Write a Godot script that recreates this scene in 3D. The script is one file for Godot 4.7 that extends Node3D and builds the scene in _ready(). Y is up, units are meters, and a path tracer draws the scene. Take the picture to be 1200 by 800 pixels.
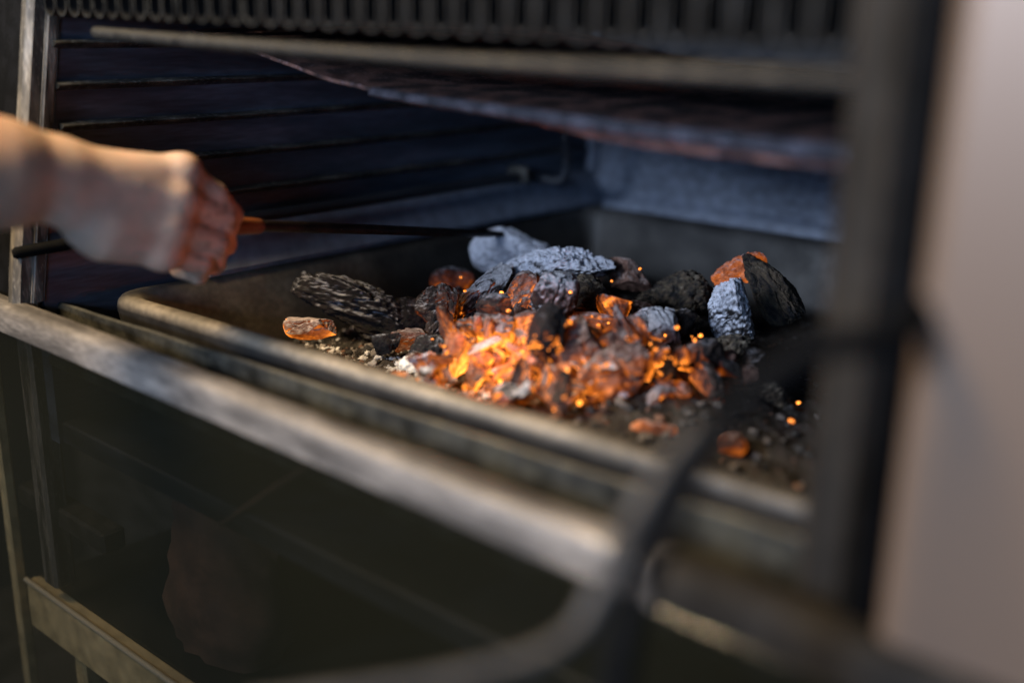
extends Node3D

var mats := {}
var heat_ramp: ImageTexture
var n1 := FastNoiseLite.new()
var n2 := FastNoiseLite.new()
var n3 := FastNoiseLite.new()
var coal_mat: StandardMaterial3D
var spark_mat: StandardMaterial3D
var taken := {}
const HOT := Vector3(-0.565, -0.045, -0.655)
const HOT_TOO := [[-0.46, -0.045, -0.735, 0.95], [-0.50, -0.045, -0.66, 0.95], [-0.73, -0.04, -0.775, 0.85], [-0.63, -0.03, -0.77, 0.92]]


func _ready() -> void:
	camera_and_light()
	make_materials()
	build_oven()
	build_lower_cabinet()
	build_firebox_pan()
	build_rack()
	build_tray()
	build_ash_bed()
	build_coals()
	build_fragments()
	build_embers()
	build_poker()
	build_person()


func camera_and_light() -> void:
	var cam := Camera3D.new()
	cam.name = "camera"
	var optics := CameraAttributesPhysical.new()
	optics.frustum_focal_length = 38.2
	optics.frustum_focus_distance = 1.04
	optics.exposure_aperture = 1.38
	optics.frustum_near = 0.02
	optics.frustum_far = 60.0
	cam.attributes = optics
	cam.near = 0.02
	cam.far = 60.0
	cam.basis = Basis(Vector3(0.754795, 0.017804, -0.655719), Vector3(-0.200952, 0.957845, -0.205308), Vector3(0.624422, 0.286734, 0.726555))
	cam.position = Vector3(0, 0.26, 0)
	add_child(cam)
	cam.fov = 34.86
	cam.current = true
	var e := Environment.new()
	e.background_mode = Environment.BG_COLOR
	e.background_color = Color(0.055, 0.065, 0.08)
	e.background_energy_multiplier = 1.0
	e.tonemap_mode = Environment.TONE_MAPPER_LINEAR
	e.tonemap_exposure = 1.0
	e.sdfgi_enabled = true
	e.ssao_enabled = true
	e.ssil_enabled = true
	var we := WorldEnvironment.new()
	we.name = "environment"
	we.environment = e
	add_child(we)
	# the kitchen's ceiling lamp, warm, above and to the left of the opening
	area("ceiling_lamp", Vector3(-1.15, 1.35, 0.45), Vector3(-0.72, 0.05, -0.45), Vector2(0.55, 0.4), Color(1.0, 0.88, 0.70), 8.5)
	# an added cool fill from the right front, with no window behind it
	area("cool_fill", Vector3(0.35, 0.48, 1.50), Vector3(-0.75, 0.05, -1.0), Vector2(0.8, 0.5), Color(0.62, 0.78, 1.0), 2.3)
	# an added fill, no lamp of the kitchen, that reaches the tops of the coals
	area("coal_top_fill", Vector3(-0.85, 0.80, 1.45), Vector3(-0.62, 0.0, -0.75), Vector2(0.5, 0.4), Color(0.84, 0.90, 1.0), 8.5)
	var glow := OmniLight3D.new()
	glow.name = "ember_light"
	glow.position = HOT + Vector3(0.0, 0.045, 0.02)
	glow.light_color = Color(1.0, 0.38, 0.08)
	glow.light_energy = 0.007
	glow.light_size = 0.02
	glow.omni_range = 4.0
	glow.omni_attenuation = 2.0
	glow.shadow_enabled = true
	add_child(glow)


func area(called: String, at: Vector3, to: Vector3, size: Vector2, c: Color, energy: float) -> void:
	var l := AreaLight3D.new()
	l.name = called
	l.area_size = size
	l.light_color = c
	l.light_energy = energy
	l.area_range = 12.0
	l.area_attenuation = 2.0
	l.shadow_enabled = true
	add_child(l)
	l.look_at_from_position(at, to)


# ---------------------------------------------------------------- mesh kit
class Kit:
	var v := PackedVector3Array()
	var t := PackedInt32Array()
	var c := PackedColorArray()
	var u := PackedVector2Array()

	func quad(a: int, b: int, d: int, e: int) -> void:
		t.append_array(PackedInt32Array([a, b, d, a, d, e]))

	func loft(rings: Array, caps := true, shut := false) -> Kit:
		var first := v.size()
		var n: int = rings[0].size()
		for r in rings:
			v.append_array(r)
		var m := rings.size()
		for i in (m if shut else m - 1):
			for j in n:
				var k := (j + 1) % n
				var i2 := (i + 1) % m
				quad(first + i * n + j, first + i * n + k, first + i2 * n + k, first + i2 * n + j)
		if caps and not shut:
			for j in range(1, n - 1):
				t.append_array(PackedInt32Array([first, first + j + 1, first + j]))
				var l := first + (m - 1) * n
				t.append_array(PackedInt32Array([l, l + j, l + j + 1]))
		return self

	# a box with chamfered edges, its corners from lo to hi
	func box(lo: Vector3, hi: Vector3, b := 0.002) -> Kit:
		var rings := []
		var put := func(y: float, d: float) -> PackedVector3Array:
			var x0 := lo.x + d
			var x1 := hi.x - d
			var z0 := lo.z + d
			var z1 := hi.z - d
			return PackedVector3Array([Vector3(x0 + b, y, z0), Vector3(x1 - b, y, z0), Vector3(x1, y, z0 + b), Vector3(x1, y, z1 - b), Vector3(x1 - b, y, z1), Vector3(x0 + b, y, z1), Vector3(x0, y, z1 - b), Vector3(x0, y, z0 + b)])
		rings.append(put.call(lo.y, b * 0.9))
		rings.append(put.call(lo.y + b, 0.0))
		rings.append(put.call(hi.y - b, 0.0))
		rings.append(put.call(hi.y, b * 0.9))
		return loft(rings)

	# a tube along points; radius may change from point to point; flat squeezes it
	func tube(points: Array, radii: Array, sides := 12, steps := 6, flat := 1.0) -> Kit:
		var path := []
		var rad := []
		for i in points.size() - 1:
			var p0: Vector3 = points[maxi(i - 1, 0)]
			var p1: Vector3 = points[i]
			var p2: Vector3 = points[i + 1]
			var p3: Vector3 = points[mini(i + 2, points.size() - 1)]
			for s in steps:
				var f := float(s) / steps
				path.append(p1.cubic_interpolate(p2, p0, p3, f))
				rad.append(lerpf(radii[i % radii.size()], radii[(i + 1) % radii.size()] if radii.size() > 1 else radii[0], f))
		path.append(points[-1])
		rad.append(radii[(points.size() - 1) % radii.size()])
		var rings := []
		var side := Vector3.UP
		for i in path.size():
			var d: Vector3 = (path[mini(i + 1, path.size() - 1)] - path[maxi(i - 1, 0)]).normalized()
			if i == 0:
				side = d.cross(Vector3.UP if absf(d.y) < 0.9 else Vector3.RIGHT).normalized()
			side = (side - d * side.dot(d)).normalized()
			var up := d.cross(side)
			var ring := PackedVector3Array()
			for j in sides:
				var a := TAU * j / sides
				ring.append(path[i] + (side * cos(a) + up * sin(a) * flat) * rad[i])
			rings.append(ring)
		# rounded ends
		var d0: Vector3 = (path[0] - path[1]).normalized()
		var d1: Vector3 = (path[-1] - path[-2]).normalized()
		var shrink := func(r: PackedVector3Array, mid: Vector3, k: float, off: Vector3) -> PackedVector3Array:
			var o := PackedVector3Array()
			for p in r:
				o.append(mid + (p - mid) * k + off)
			return o
		rings.push_front(shrink.call(rings[0], path[0], 0.6, d0 * rad[0] * 0.5))
		rings.push_back(shrink.call(rings[-1], path[-1], 0.6, d1 * rad[-1] * 0.5))
		return loft(rings)

	# a (y, z) outline carried along x; bend(x) gives an offset
	func along_x(outline: PackedVector2Array, x0: float, x1: float, steps := 1, bend = null) -> Kit:
		var rings := []
		for i in steps + 1:
			var x := lerpf(x0, x1, float(i) / steps)
			var off: Vector3 = bend.call(x) if bend != null else Vector3.ZERO
			var ring := PackedVector3Array()
			for p in outline:
				ring.append(Vector3(x, p.x, p.y) + off)
			rings.append(ring)
		return loft(rings)

	# outward directions for a closed shape round its own origin
	func normals() -> PackedVector3Array:
		var n := PackedVector3Array()
		n.resize(v.size())
		for i in range(0, t.size(), 3):
			var p := v[t[i]]
			var f := (v[t[i + 1]] - p).cross(v[t[i + 2]] - p)
			if f.dot(p) < 0.0:
				f = -f
			for q in 3:
				n[t[i + q]] += f
		for i in n.size():
			n[i] = n[i].normalized()
		return n

	func made(crease := 40.0, closed := true) -> ArrayMesh:
		if closed:
			var vol := 0.0
			for i in range(0, t.size(), 3):
				vol += v[t[i]].dot(v[t[i + 1]].cross(v[t[i + 2]]))
			if vol > 0.0:
				for i in range(0, t.size(), 3):
					var q := t[i + 1]
					t[i + 1] = t[i + 2]
					t[i + 2] = q
		var a := []
		a.resize(Mesh.ARRAY_MAX)
		var faces := PackedVector3Array()
		faces.resize(t.size() / 3)
		for i in faces.size():
			var p := v[t[i * 3]]
			faces[i] = (v[t[i * 3 + 2]] - p).cross(v[t[i * 3 + 1]] - p)
		if crease >= 170.0:
			var n := PackedVector3Array()
			n.resize(v.size())
			for i in faces.size():
				for k in 3:
					n[t[i * 3 + k]] += faces[i]
			for i in n.size():
				n[i] = n[i].normalized()
			a[Mesh.ARRAY_VERTEX] = v
			a[Mesh.ARRAY_NORMAL] = n
			a[Mesh.ARRAY_INDEX] = t
			if c.size():
				a[Mesh.ARRAY_COLOR] = c
			if u.size():
				a[Mesh.ARRAY_TEX_UV2] = u
		else:
			var at := {}
			for i in t.size():
				var key := v[t[i]].snapped(Vector3.ONE * 1e-5)
				if not at.has(key):
					at[key] = PackedInt32Array()
				at[key].append(i / 3)
			var lim := cos(deg_to_rad(crease))
			var pv := PackedVector3Array()
			var pn := PackedVector3Array()
			for i in t.size():
				var f := faces[i / 3].normalized()
				var sum := Vector3.ZERO
				for o in at[v[t[i]].snapped(Vector3.ONE * 1e-5)]:
					if faces[o].normalized().dot(f) >= lim:
						sum += faces[o]
				pv.append(v[t[i]])
				pn.append(sum.normalized() if sum.length() > 0.0 else Vector3.UP)
			a[Mesh.ARRAY_VERTEX] = pv
			a[Mesh.ARRAY_NORMAL] = pn
		var m := ArrayMesh.new()
		m.add_surface_from_arrays(Mesh.PRIMITIVE_TRIANGLES, a)
		return m


func numbered(called: String) -> String:
	taken[called] = taken.get(called, -1) + 1
	return called if taken[called] == 0 else "%s_%03d" % [called, taken[called]]


func tag(o: Node3D, label: String, category: String, group := "", kind := "") -> Node3D:
	o.set_meta("label", label)
	o.set_meta("category", category)
	if group:
		o.set_meta("group", group)
	if kind:
		o.set_meta("kind", kind)
	return o


func thing(called: String, label: String, category: String, at := Vector3.ZERO, group := "") -> Node3D:
	var o := Node3D.new()
	o.name = numbered(called)
	o.position = at
	add_child(o)
	tag(o, label, category, group)
	return o


# one named mesh under a thing or part; its vertices are given in the world and moved to the parent's origin
func part(called: String, mesh: Mesh, mat: Material, parent: Node3D, at := Vector3.ZERO) -> MeshInstance3D:
	var o := MeshInstance3D.new()
	o.mesh = mesh
	o.material_override = mat
	var n := 0
	var name_ := called
	while parent.has_node(name_):
		n += 1
		name_ = "%s_%03d" % [called, n]
	o.name = name_
	parent.add_child(o)
	o.position = at
	return o


# ---------------------------------------------------------------- materials
func noise_image(size: int, freq: float, octaves: int, rng: int, kind := FastNoiseLite.TYPE_SIMPLEX_SMOOTH) -> Image:
	var n := FastNoiseLite.new()
	n.seed = rng
	n.noise_type = kind
	n.frequency = freq
	n.fractal_octaves = octaves
	return n.get_seamless_image(size, size)


# colours between a and b by a noise picture, pushed apart by contrast, with specks of a third colour
func mottle(im: Image, a: Color, b: Color, contrast: float, fine: Image = null, speck := Color.BLACK, from := 2.0) -> ImageTexture:
	var w := im.get_width()
	var o := Image.create(w, w, true, Image.FORMAT_RGB8)
	for y in w:
		for x in w:
			var k := clampf((im.get_pixel(x, y).r - 0.5) * contrast + 0.5, 0, 1)
			var col := a.lerp(b, k)
			if fine:
				var f := fine.get_pixel(x % fine.get_width(), y % fine.get_height()).r
				col = col * (0.8 + 0.4 * f)
				if f > from:
					col = col.lerp(speck, clampf((f - from) * 8.0, 0, 1))
			o.set_pixel(x, y, col)
	o.generate_mipmaps()
	return ImageTexture.create_from_image(o)


func steel(a: Color, b: Color, rough: float, metal: float, scale: Vector3, bump: float, from := 0.72, speck := Color(0.5, 0.5, 0.52), contrast := 2.6) -> StandardMaterial3D:
	var m := StandardMaterial3D.new()
	m.albedo_texture = mottle(mats.cloud, a, b, contrast, mats.fine, speck, from)
	m.uv1_triplanar = true
	m.uv1_world_triplanar = true
	m.uv1_scale = scale
	m.roughness = 1.0
	var rt := mottle(mats.cloud2, Color.WHITE * (rough - 0.1), Color.WHITE * (rough + 0.14), 2.0)
	m.roughness_texture = rt
	m.roughness_texture_channel = BaseMaterial3D.TEXTURE_CHANNEL_RED
	m.metallic = metal
	if bump > 0.0:
		m.heightmap_enabled = true
		m.heightmap_texture = mats.fine_tex
		m.heightmap_scale = bump
	return m


func make_materials() -> void:
	mats.cloud = noise_image(256, 0.012, 5, 3)
	mats.cloud2 = noise_image(256, 0.02, 5, 8)
	mats.fine = noise_image(256, 0.12, 4, 21)
	mats.fine_tex = ImageTexture.create_from_image(mats.fine)
	# metals: sRGB colours
	mats.blued = steel(Color(0.36, 0.385, 0.43), Color(0.43, 0.455, 0.50), 0.5, 0.2, Vector3(1.2, 2, 1.2), 0.0, 2.0, Color.BLACK, 1.4)
	mats.soot_and_shade = steel(Color(0.085, 0.095, 0.11), Color(0.16, 0.175, 0.20), 0.5, 0.2, Vector3(1.5, 8, 1.0), 0.01, 2.0, Color.BLACK, 1.8)
	mats.wall = steel(Color(0.17, 0.195, 0.23), Color(0.27, 0.30, 0.345), 0.5, 0.15, Vector3(1.5, 8, 1.0), 0.01, 2.0, Color.BLACK, 1.8)
	mats.rail = steel(Color(0.15, 0.15, 0.14), Color(0.42, 0.41, 0.38), 0.42, 0.6, Vector3(4, 9, 5), 0.04, 0.7, Color(0.6, 0.6, 0.6))
	mats.post = steel(Color(0.20, 0.19, 0.17), Color(0.43, 0.405, 0.365), 0.62, 0.2, Vector3(16, 2.5, 16), 0.03, 0.72, Color(0.58, 0.55, 0.5), 3.0)
	mats.sill = steel(Color(0.26, 0.247, 0.235), Color(0.42, 0.40, 0.38), 0.55, 0.3, Vector3(2.0, 9, 9), 0.008, 2.0, Color.BLACK, 2.4)
	mats.trench = steel(Color(0.10, 0.098, 0.082), Color(0.22, 0.215, 0.185), 0.5, 0.35, Vector3(6, 8, 6), 0.02, 2.0, Color.BLACK, 2.0)
	mats.pan = steel(Color(0.31, 0.29, 0.255), Color(0.44, 0.41, 0.365), 0.62, 0.2, Vector3(3, 4, 3), 0.012, 2.0, Color.BLACK, 1.8)
	mats.pan_back = steel(Color(0.17, 0.18, 0.20), Color(0.30, 0.31, 0.34), 0.65, 0.3, Vector3(3, 4, 3), 0.03, 0.78)
	mats.rust = steel(Color(0.15, 0.105, 0.10), Color(0.46, 0.33, 0.29), 0.7, 0.2, Vector3(7, 9, 5), 0.08, 0.7, Color(0.6, 0.52, 0.55), 3.2)
	mats.lip = steel(Color(0.13, 0.13, 0.155), Color(0.27, 0.26, 0.29), 0.6, 0.35, Vector3(12, 14, 12), 0.06, 0.70, Color(0.7, 0.7, 0.75), 3.0)
	mats.channel = steel(Color(0.03, 0.032, 0.034), Color(0.07, 0.072, 0.075), 0.6, 0.3, Vector3(8, 8, 8), 0.03, 2.0)
	mats.shaded_end = steel(Color(0.025, 0.027, 0.028), Color(0.065, 0.066, 0.066), 0.7, 0.1, Vector3(8, 8, 8), 0.03, 2.0)
	mats.bar_worn = steel(Color(0.03, 0.032, 0.029), Color(0.08, 0.081, 0.072), 0.6, 0.3, Vector3(8, 8, 8), 0.03, 0.74, Color(0.34, 0.34, 0.31))
	mats.bar_worn.vertex_color_use_as_albedo = true
	mats.rack = steel(Color(0.045, 0.047, 0.043), Color(0.12, 0.122, 0.11), 0.55, 0.35, Vector3(8, 8, 8), 0.03, 0.74, Color(0.36, 0.36, 0.33))
	var smooth := StandardMaterial3D.new()
	smooth.albedo_color = Color(0.37, 0.315, 0.272)
	smooth.roughness = 0.42
	smooth.metallic = 0.35
	mats.pillar = smooth
	var edge := smooth.duplicate()
	edge.albedo_color = Color(0.93, 0.87, 0.74)
	edge.roughness = 0.3
	mats.edge = edge
	mats.bar = steel(Color(0.09, 0.085, 0.08), Color(0.17, 0.16, 0.15), 0.65, 0.2, Vector3(9, 9, 9), 0.01, 2.0)
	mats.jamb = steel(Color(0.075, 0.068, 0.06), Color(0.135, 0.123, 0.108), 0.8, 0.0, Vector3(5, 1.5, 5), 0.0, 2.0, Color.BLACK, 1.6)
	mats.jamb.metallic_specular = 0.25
	mats.rod = steel(Color(0.06, 0.055, 0.05), Color(0.15, 0.12, 0.10), 0.5, 0.6, Vector3(9, 9, 9), 0.02, 0.8)
	mats.black = steel(Color(0.03, 0.033, 0.037), Color(0.05, 0.053, 0.06), 0.75, 0.0, Vector3(9, 9, 9), 0.0, 2.0)
	mats.black.metallic_specular = 0.15
	mats.cabinet = steel(Color(0.03, 0.03, 0.024), Color(0.05, 0.049, 0.04), 0.6, 0.0, Vector3(2, 9, 2), 0.0, 2.0)
	mats.reflected_shelf = steel(Color(0.84, 0.75, 0.55), Color(0.90, 0.81, 0.61), 0.35, 0.2, Vector3(1, 1, 1), 0.0, 2.0)
	mats.wood = steel(Color(0.30, 0.15, 0.07), Color(0.46, 0.26, 0.13), 0.5, 0.0, Vector3(30, 30, 5), 0.01, 2.0)
	mats.reflected_brown = steel(Color(0.24, 0.16, 0.12), Color(0.34, 0.24, 0.18), 0.9, 0.0, Vector3(5, 5, 5), 0.03, 2.0)
	var pane := StandardMaterial3D.new()
	pane.transparency = BaseMaterial3D.TRANSPARENCY_ALPHA
	pane.albedo_color = Color(0.09, 0.088, 0.058, 0.45)
	pane.roughness = 0.12
	mats.pane = pane
	var skin := StandardMaterial3D.new()
	skin.vertex_color_use_as_albedo = true
	skin.roughness = 0.48
	skin.subsurf_scatter_enabled = true
	skin.subsurf_scatter_strength = 0.12
	skin.uv1_triplanar = true
	skin.uv1_scale = Vector3.ONE * 14.0
	skin.heightmap_enabled = true
	skin.heightmap_texture = mats.fine_tex
	skin.heightmap_scale = 0.03
	mats.skin = skin
	var cloth := StandardMaterial3D.new()
	cloth.albedo_color = Color(0.10, 0.10, 0.11)
	cloth.roughness = 0.9
	cloth.rim_enabled = true
	cloth.rim = 0.4
	mats.cloth = cloth
	# what glows: heat (0..1) runs along u
	var ramp := Image.create(256, 4, false, Image.FORMAT_RGB8)
	for x in 256:
		var h := x / 255.0
		var k := clampf((h - 0.30) / 0.70, 0, 1)
		var hue := Color(1.0, 0.135, 0.008).lerp(Color(1.0, 0.24, 0.020), clampf(k * 2.0, 0, 1)).lerp(Color(1.0, 0.31, 0.042), clampf(k * 2.0 - 1.0, 0, 1))
		var e := pow(k, 2.3)
		var col := Color(hue.r * e, hue.g * e, hue.b * e).linear_to_srgb()
		for y in 4:
			ramp.set_pixel(x, y, col)
	heat_ramp = ImageTexture.create_from_image(ramp)
	coal_mat = StandardMaterial3D.new()
	coal_mat.vertex_color_use_as_albedo = true
	coal_mat.roughness = 0.92
	coal_mat.metallic_specular = 0.22
	coal_mat.emission_enabled = true
	coal_mat.emission = Color.WHITE
	coal_mat.emission_operator = BaseMaterial3D.EMISSION_OP_MULTIPLY
	coal_mat.emission_texture = heat_ramp
	coal_mat.emission_on_uv2 = true
	coal_mat.emission_energy_multiplier = 3.6
	spark_mat = coal_mat.duplicate()
	spark_mat.emission_energy_multiplier = 5.5
	coal_mat.uv1_triplanar = true
	coal_mat.uv1_scale = Vector3.ONE * 21.0
	coal_mat.heightmap_enabled = true
	coal_mat.heightmap_texture = mats.fine_tex
	coal_mat.heightmap_scale = 0.22
	n1.seed = 5
	n1.frequency = 1.0
	n1.fractal_octaves = 4
	n2.seed = 17
	n2.frequency = 1.0
	n2.fractal_octaves = 3
	n3.seed = 41
	n3.frequency = 1.0
	n3.noise_type = FastNoiseLite.TYPE_CELLULAR
	n3.cellular_return_type = FastNoiseLite.RETURN_DISTANCE2_SUB
	n3.fractal_type = FastNoiseLite.FRACTAL_NONE


# ---------------------------------------------------------------- the oven
const X0 := -0.957
const X1 := -0.165
const ZB := -1.285
const LEAN := 0.165   # the front leans back by this much per metre of height


func build_oven() -> void:
	var o := thing("charcoal_oven", "dark steel charcoal oven with its front open above the grey sill", "oven")
	# left side wall with its guide rails
	var slab := []
	for y in [-0.14, 0.0, 0.43]:
		var zf: float = -0.452 - LEAN * maxf(y, 0.0)
		slab.append(PackedVector3Array([Vector3(X0 - 0.03, y, ZB - 0.03), Vector3(X0, y, ZB - 0.03), Vector3(X0, y, zf), Vector3(X0 - 0.03, y, zf)]))
	var wall := part("side_wall", Kit.new().loft(slab).made(), mats.wall, o)
	for i in 6:
		var y: float = [0.0815, 0.1205, 0.158, 0.194, 0.230, 0.268][i]
		var k := Kit.new()
		var rings := []
		for s in 25:
			var z := lerpf(-0.482, -1.255, s / 24.0)
			var w := 0.0009 * n1_at(Vector3(i * 7.1, z * 9.0, 2.0))
			rings.append(PackedVector3Array([Vector3(X0 - 0.004, y - 0.006, z), Vector3(X0 + 0.003, y - 0.004, z), Vector3(X0 + 0.0095, y - 0.0006 + w, z), Vector3(X0 + 0.0102, y + 0.0006 + w, z), Vector3(X0 + 0.0095, y + 0.0016 + w, z), Vector3(X0 + 0.002, y + 0.003 + w, z), Vector3(X0 - 0.004, y + 0.004, z)]))
		k.loft(rings)
		part("guide_rail", k.made(), mats.rail, wall)
	# the sloping flange along the foot of the wall
	var fl := Kit.new()
	var rings := []
	for s in 25:
		var z := lerpf(-0.61, ZB + 0.001, s / 24.0)
		var w := 0.0012 * n1_at(Vector3(3.0, z * 8.0, 7.0))
		rings.append(PackedVector3Array([Vector3(X0 - 0.002, 0.046, z), Vector3(X0 + 0.003, 0.0475, z), Vector3(X0 + 0.006, 0.045, z), Vector3(X0 + 0.027, 0.012 + w, z), Vector3(X0 + 0.031, 0.007 + w, z), Vector3(X0 + 0.030, 0.002, z), Vector3(X0 - 0.002, 0.002, z)]))
	part("wall_flange", fl.loft(rings).made(), mats.blued, wall)
	# a cranked rod along the wall
	part("damper_rod", Kit.new().tube([Vector3(-0.937, 0.056, -0.50), Vector3(-0.938, 0.054, -0.80), Vector3(-0.938, 0.056, -1.08), Vector3(-0.930, 0.052, -1.13), Vector3(-0.905, 0.050, -1.138), Vector3(-0.892, 0.060, -1.14), Vector3(-0.886, 0.085, -1.135), Vector3(-0.882, 0.112, -1.125)], [0.0062], 10, 6).made(60), mats.soot_and_shade, o)
	part("rod_bracket", Kit.new().box(Vector3(-0.957, 0.048, -1.105), Vector3(-0.922, 0.070, -1.095), 0.002).made(), mats.rail, o)
	part("latch_rod", Kit.new().tube([Vector3(-0.9555, 0.0495, -0.430), Vector3(-0.945, 0.053, -0.460), Vector3(-0.928, 0.058, -0.505), Vector3(-0.915, 0.060, -0.55)], [0.0056], 12, 4).made(60), mats.black, o)
	# back wall: plate, sloping foot
	var back := part("back_wall", Kit.new().box(Vector3(X0 - 0.03, -0.14, ZB - 0.03), Vector3(X1 + 0.03, 0.43, ZB), 0.002).made(), mats.soot_and_shade, o)  # upper wall left in a darker material, standing in for shade
	part("back_plate", Kit.new().box(Vector3(X0 + 0.001, -0.13, ZB - 0.001), Vector3(X1 - 0.001, 0.185, ZB + 0.003), 0.002).made(), mats.blued, back)
	var outline := PackedVector2Array([Vector2(0.012, ZB - 0.002), Vector2(0.016, ZB + 0.003), Vector2(0.013, ZB + 0.007), Vector2(0.002, ZB + 0.012), Vector2(-0.03, ZB + 0.012), Vector2(-0.03, ZB - 0.002)])
	part("back_flange", Kit.new().along_x(outline, X0 + 0.032, X1, 24, func(x): return Vector3(0, 0.0012 * n1_at(Vector3(x * 9.0, 4.0, 1.0)), 0)).made(), mats.blued, back)
	# the round weld where the wall meets the back
	part("corner_weld", Kit.new().tube([Vector3(X0 + 0.004, 0.05, ZB + 0.004), Vector3(X0 + 0.004, 0.2, ZB + 0.004), Vector3(X0 + 0.004, 0.42, ZB + 0.004)], [0.012], 10, 4).made(60), mats.blued, back)
	part("side_wall", Kit.new().box(Vector3(X1, -0.14, ZB - 0.03), Vector3(X1 + 0.03, 0.43, -0.455), 0.002).made(), mats.soot_and_shade, o)
	part("oven_roof", Kit.new().box(Vector3(X0 - 0.03, 0.43, ZB - 0.03), Vector3(X1 + 0.12, 0.46, -0.49), 0.002).made(), mats.soot_and_shade, o)
	part("oven_floor", Kit.new().box(Vector3(X0, -0.14, ZB), Vector3(X1, -0.118, -0.455), 0.002).made(), mats.soot_and_shade, o)
	# the worn left post, leaning back, with a thin bright trim on its inner side
	part("front_post", leaning_bar(-0.974, -0.9565, -0.449, -0.423, -0.008, 0.43, 0.005), mats.post, o)
	part("post_trim", leaning_bar(-0.9562, -0.9535, -0.450, -0.438, 0.002, 0.43, 0.002), mats.post, o)
	part("outer_panel", leaning_bar(-1.10, -0.9755, -0.47, -0.446, -0.008, 0.43, 0.003), mats.black, o)
	# the sill across the front: a rounded steel bar, worn bright
	var sill := PackedVector2Array()
	for p in [[-0.030, -0.4385], [-0.003, -0.4385], [0.001, -0.4365], [0.0026, -0.4345], [0.003, -0.431], [0.0032, -0.424], [0.0022, -0.419], [-0.001, -0.4162], [-0.005, -0.4145], [-0.010, -0.4138], [-0.022, -0.4138]]:
		sill.append(Vector2(p[0], p[1]))
	part("sill", Kit.new().along_x(sill, -1.12, -0.258, 60, func(x): return Vector3(0, 0.0007 * n1_at(Vector3(x * 14.0, 9.0, 1.0)), 0.0009 * n1_at(Vector3(x * 8.0, 2.0, 5.0)))).made(50), mats.sill, o)
	part("shaded_sill_end", Kit.new().along_x(sill, -0.2575, X1 + 0.1, 20, func(x): return Vector3(0, -0.002 + 0.0007 * n1_at(Vector3(x * 14.0, 9.0, 1.0)), -0.001)).made(50), mats.jamb, o)  # shade right of the handle, put in as a darker material
	# the upright plate behind the sill, between trench and pan
	var plate := PackedVector2Array([Vector2(-0.05, -0.4705), Vector2(-0.006, -0.4705), Vector2(-0.0025, -0.469), Vector2(-0.002, -0.467), Vector2(-0.0035, -0.465), Vector2(-0.008, -0.4642), Vector2(-0.05, -0.4642)])
	part("trench_plate", Kit.new().along_x(plate, X0, X1, 40, func(x): return Vector3(0, 0.0012 * n1_at(Vector3(x * 7.0, 1.0, 1.0)), 0.001 * n1_at(Vector3(x * 6.0, 2.0, 5.0)) - 0.045 * (x + 0.95))).made(), mats.trench, o)
	part("trench_floor", Kit.new().box(Vector3(X0, -0.06, -0.51), Vector3(X1, -0.05, -0.45), 0.001).made(), mats.trench, o)
	# the right side: a dark inner frame and the smooth pillar beside the opening
	part("inner_frame", Kit.new().box(Vector3(-0.212, -0.05, -0.485), Vector3(-0.166, 0.43, -0.468), 0.006).made(), mats.jamb, o)
	part("seal_strip", Kit.new().box(Vector3(-0.178, -0.06, -0.466), Vector3(-0.158, 0.43, -0.437), 0.006).made(), mats.black, o)
	var pil := PackedVector3Array()
	var pil2 := PackedVector3Array()
	for i in 9:
		var a := PI * 0.5 * i / 8.0
		pil.append(Vector3(-0.142 - sin(a) * 0.012, -0.6, -0.436 + cos(a) * 0.012 - 0.0))
	for i in range(8, -1, -1):
		pass
	pil.append(Vector3(-0.154, -0.6, -0.47))
	pil.append(Vector3(0.02, -0.6, -0.47))
	pil.append(Vector3(0.02, -0.6, -0.424))
	for p in pil:
		pil2.append(p + Vector3(0, 1.06, 0))
	part("front_pillar", Kit.new().loft([pil, pil2]).made(30), mats.pillar, o)
	# the pull handle: a bent bar with a black sleeve
	var grip: Array = [Vector3(-0.150, 0.150, -0.432), Vector3(-0.153, 0.143, -0.402), Vector3(-0.172, 0.139, -0.382), Vector3(-0.189, 0.122, -0.362), Vector3(-0.198, 0.100, -0.344), Vector3(-0.2035, 0.071, -0.327), Vector3(-0.206, 0.046, -0.315), Vector3(-0.205, 0.020, -0.305), Vector3(-0.200, -0.02, -0.30)]
	part("handle_sleeve", Kit.new().tube(grip, [0.0064], 14, 6).made(60), mats.black, o)
	var bar: Array = [Vector3(-0.205, 0.108, -0.352), Vector3(-0.212, 0.088, -0.337), Vector3(-0.2165, 0.066, -0.322), Vector3(-0.219, 0.045, -0.310), Vector3(-0.223, 0.030, -0.298), Vector3(-0.237, 0.020, -0.280), Vector3(-0.266, 0.011, -0.252), Vector3(-0.31, 0.002, -0.21)]
	part("handle_bar", Kit.new().tube(bar, [0.003, 0.0045, 0.0052, 0.005, 0.0045, 0.0042, 0.004, 0.004], 14, 6).made(60), mats.bar, o)


func n1_at(p: Vector3) -> float:
	return n1.get_noise_3dv(p)


# an upright bar whose front leans back with the oven's face
func leaning_bar(x0: float, x1: float, z0: float, z1: float, y0: float, y1: float, b: float) -> ArrayMesh:
	var rings := []
	for i in 13:
		var f := i / 12.0
		var y := lerpf(y0, y1, f)
		var s := -LEAN * maxf(y, 0.0)
		var w := 0.0006 * n1_at(Vector3(x0 * 50.0, y * 30.0, 3.0))
		rings.append(PackedVector3Array([Vector3(x0 + b, y, z0 + s), Vector3(x1 - b, y, z0 + s), Vector3(x1 + w, y, z0 + b + s), Vector3(x1 + w, y, z1 - b + s), Vector3(x1 - b, y, z1 + s), Vector3(x0 + b, y, z1 + s), Vector3(x0, y, z1 - b + s), Vector3(x0, y, z0 + b + s)]))
	return Kit.new().loft(rings).made()


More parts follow.
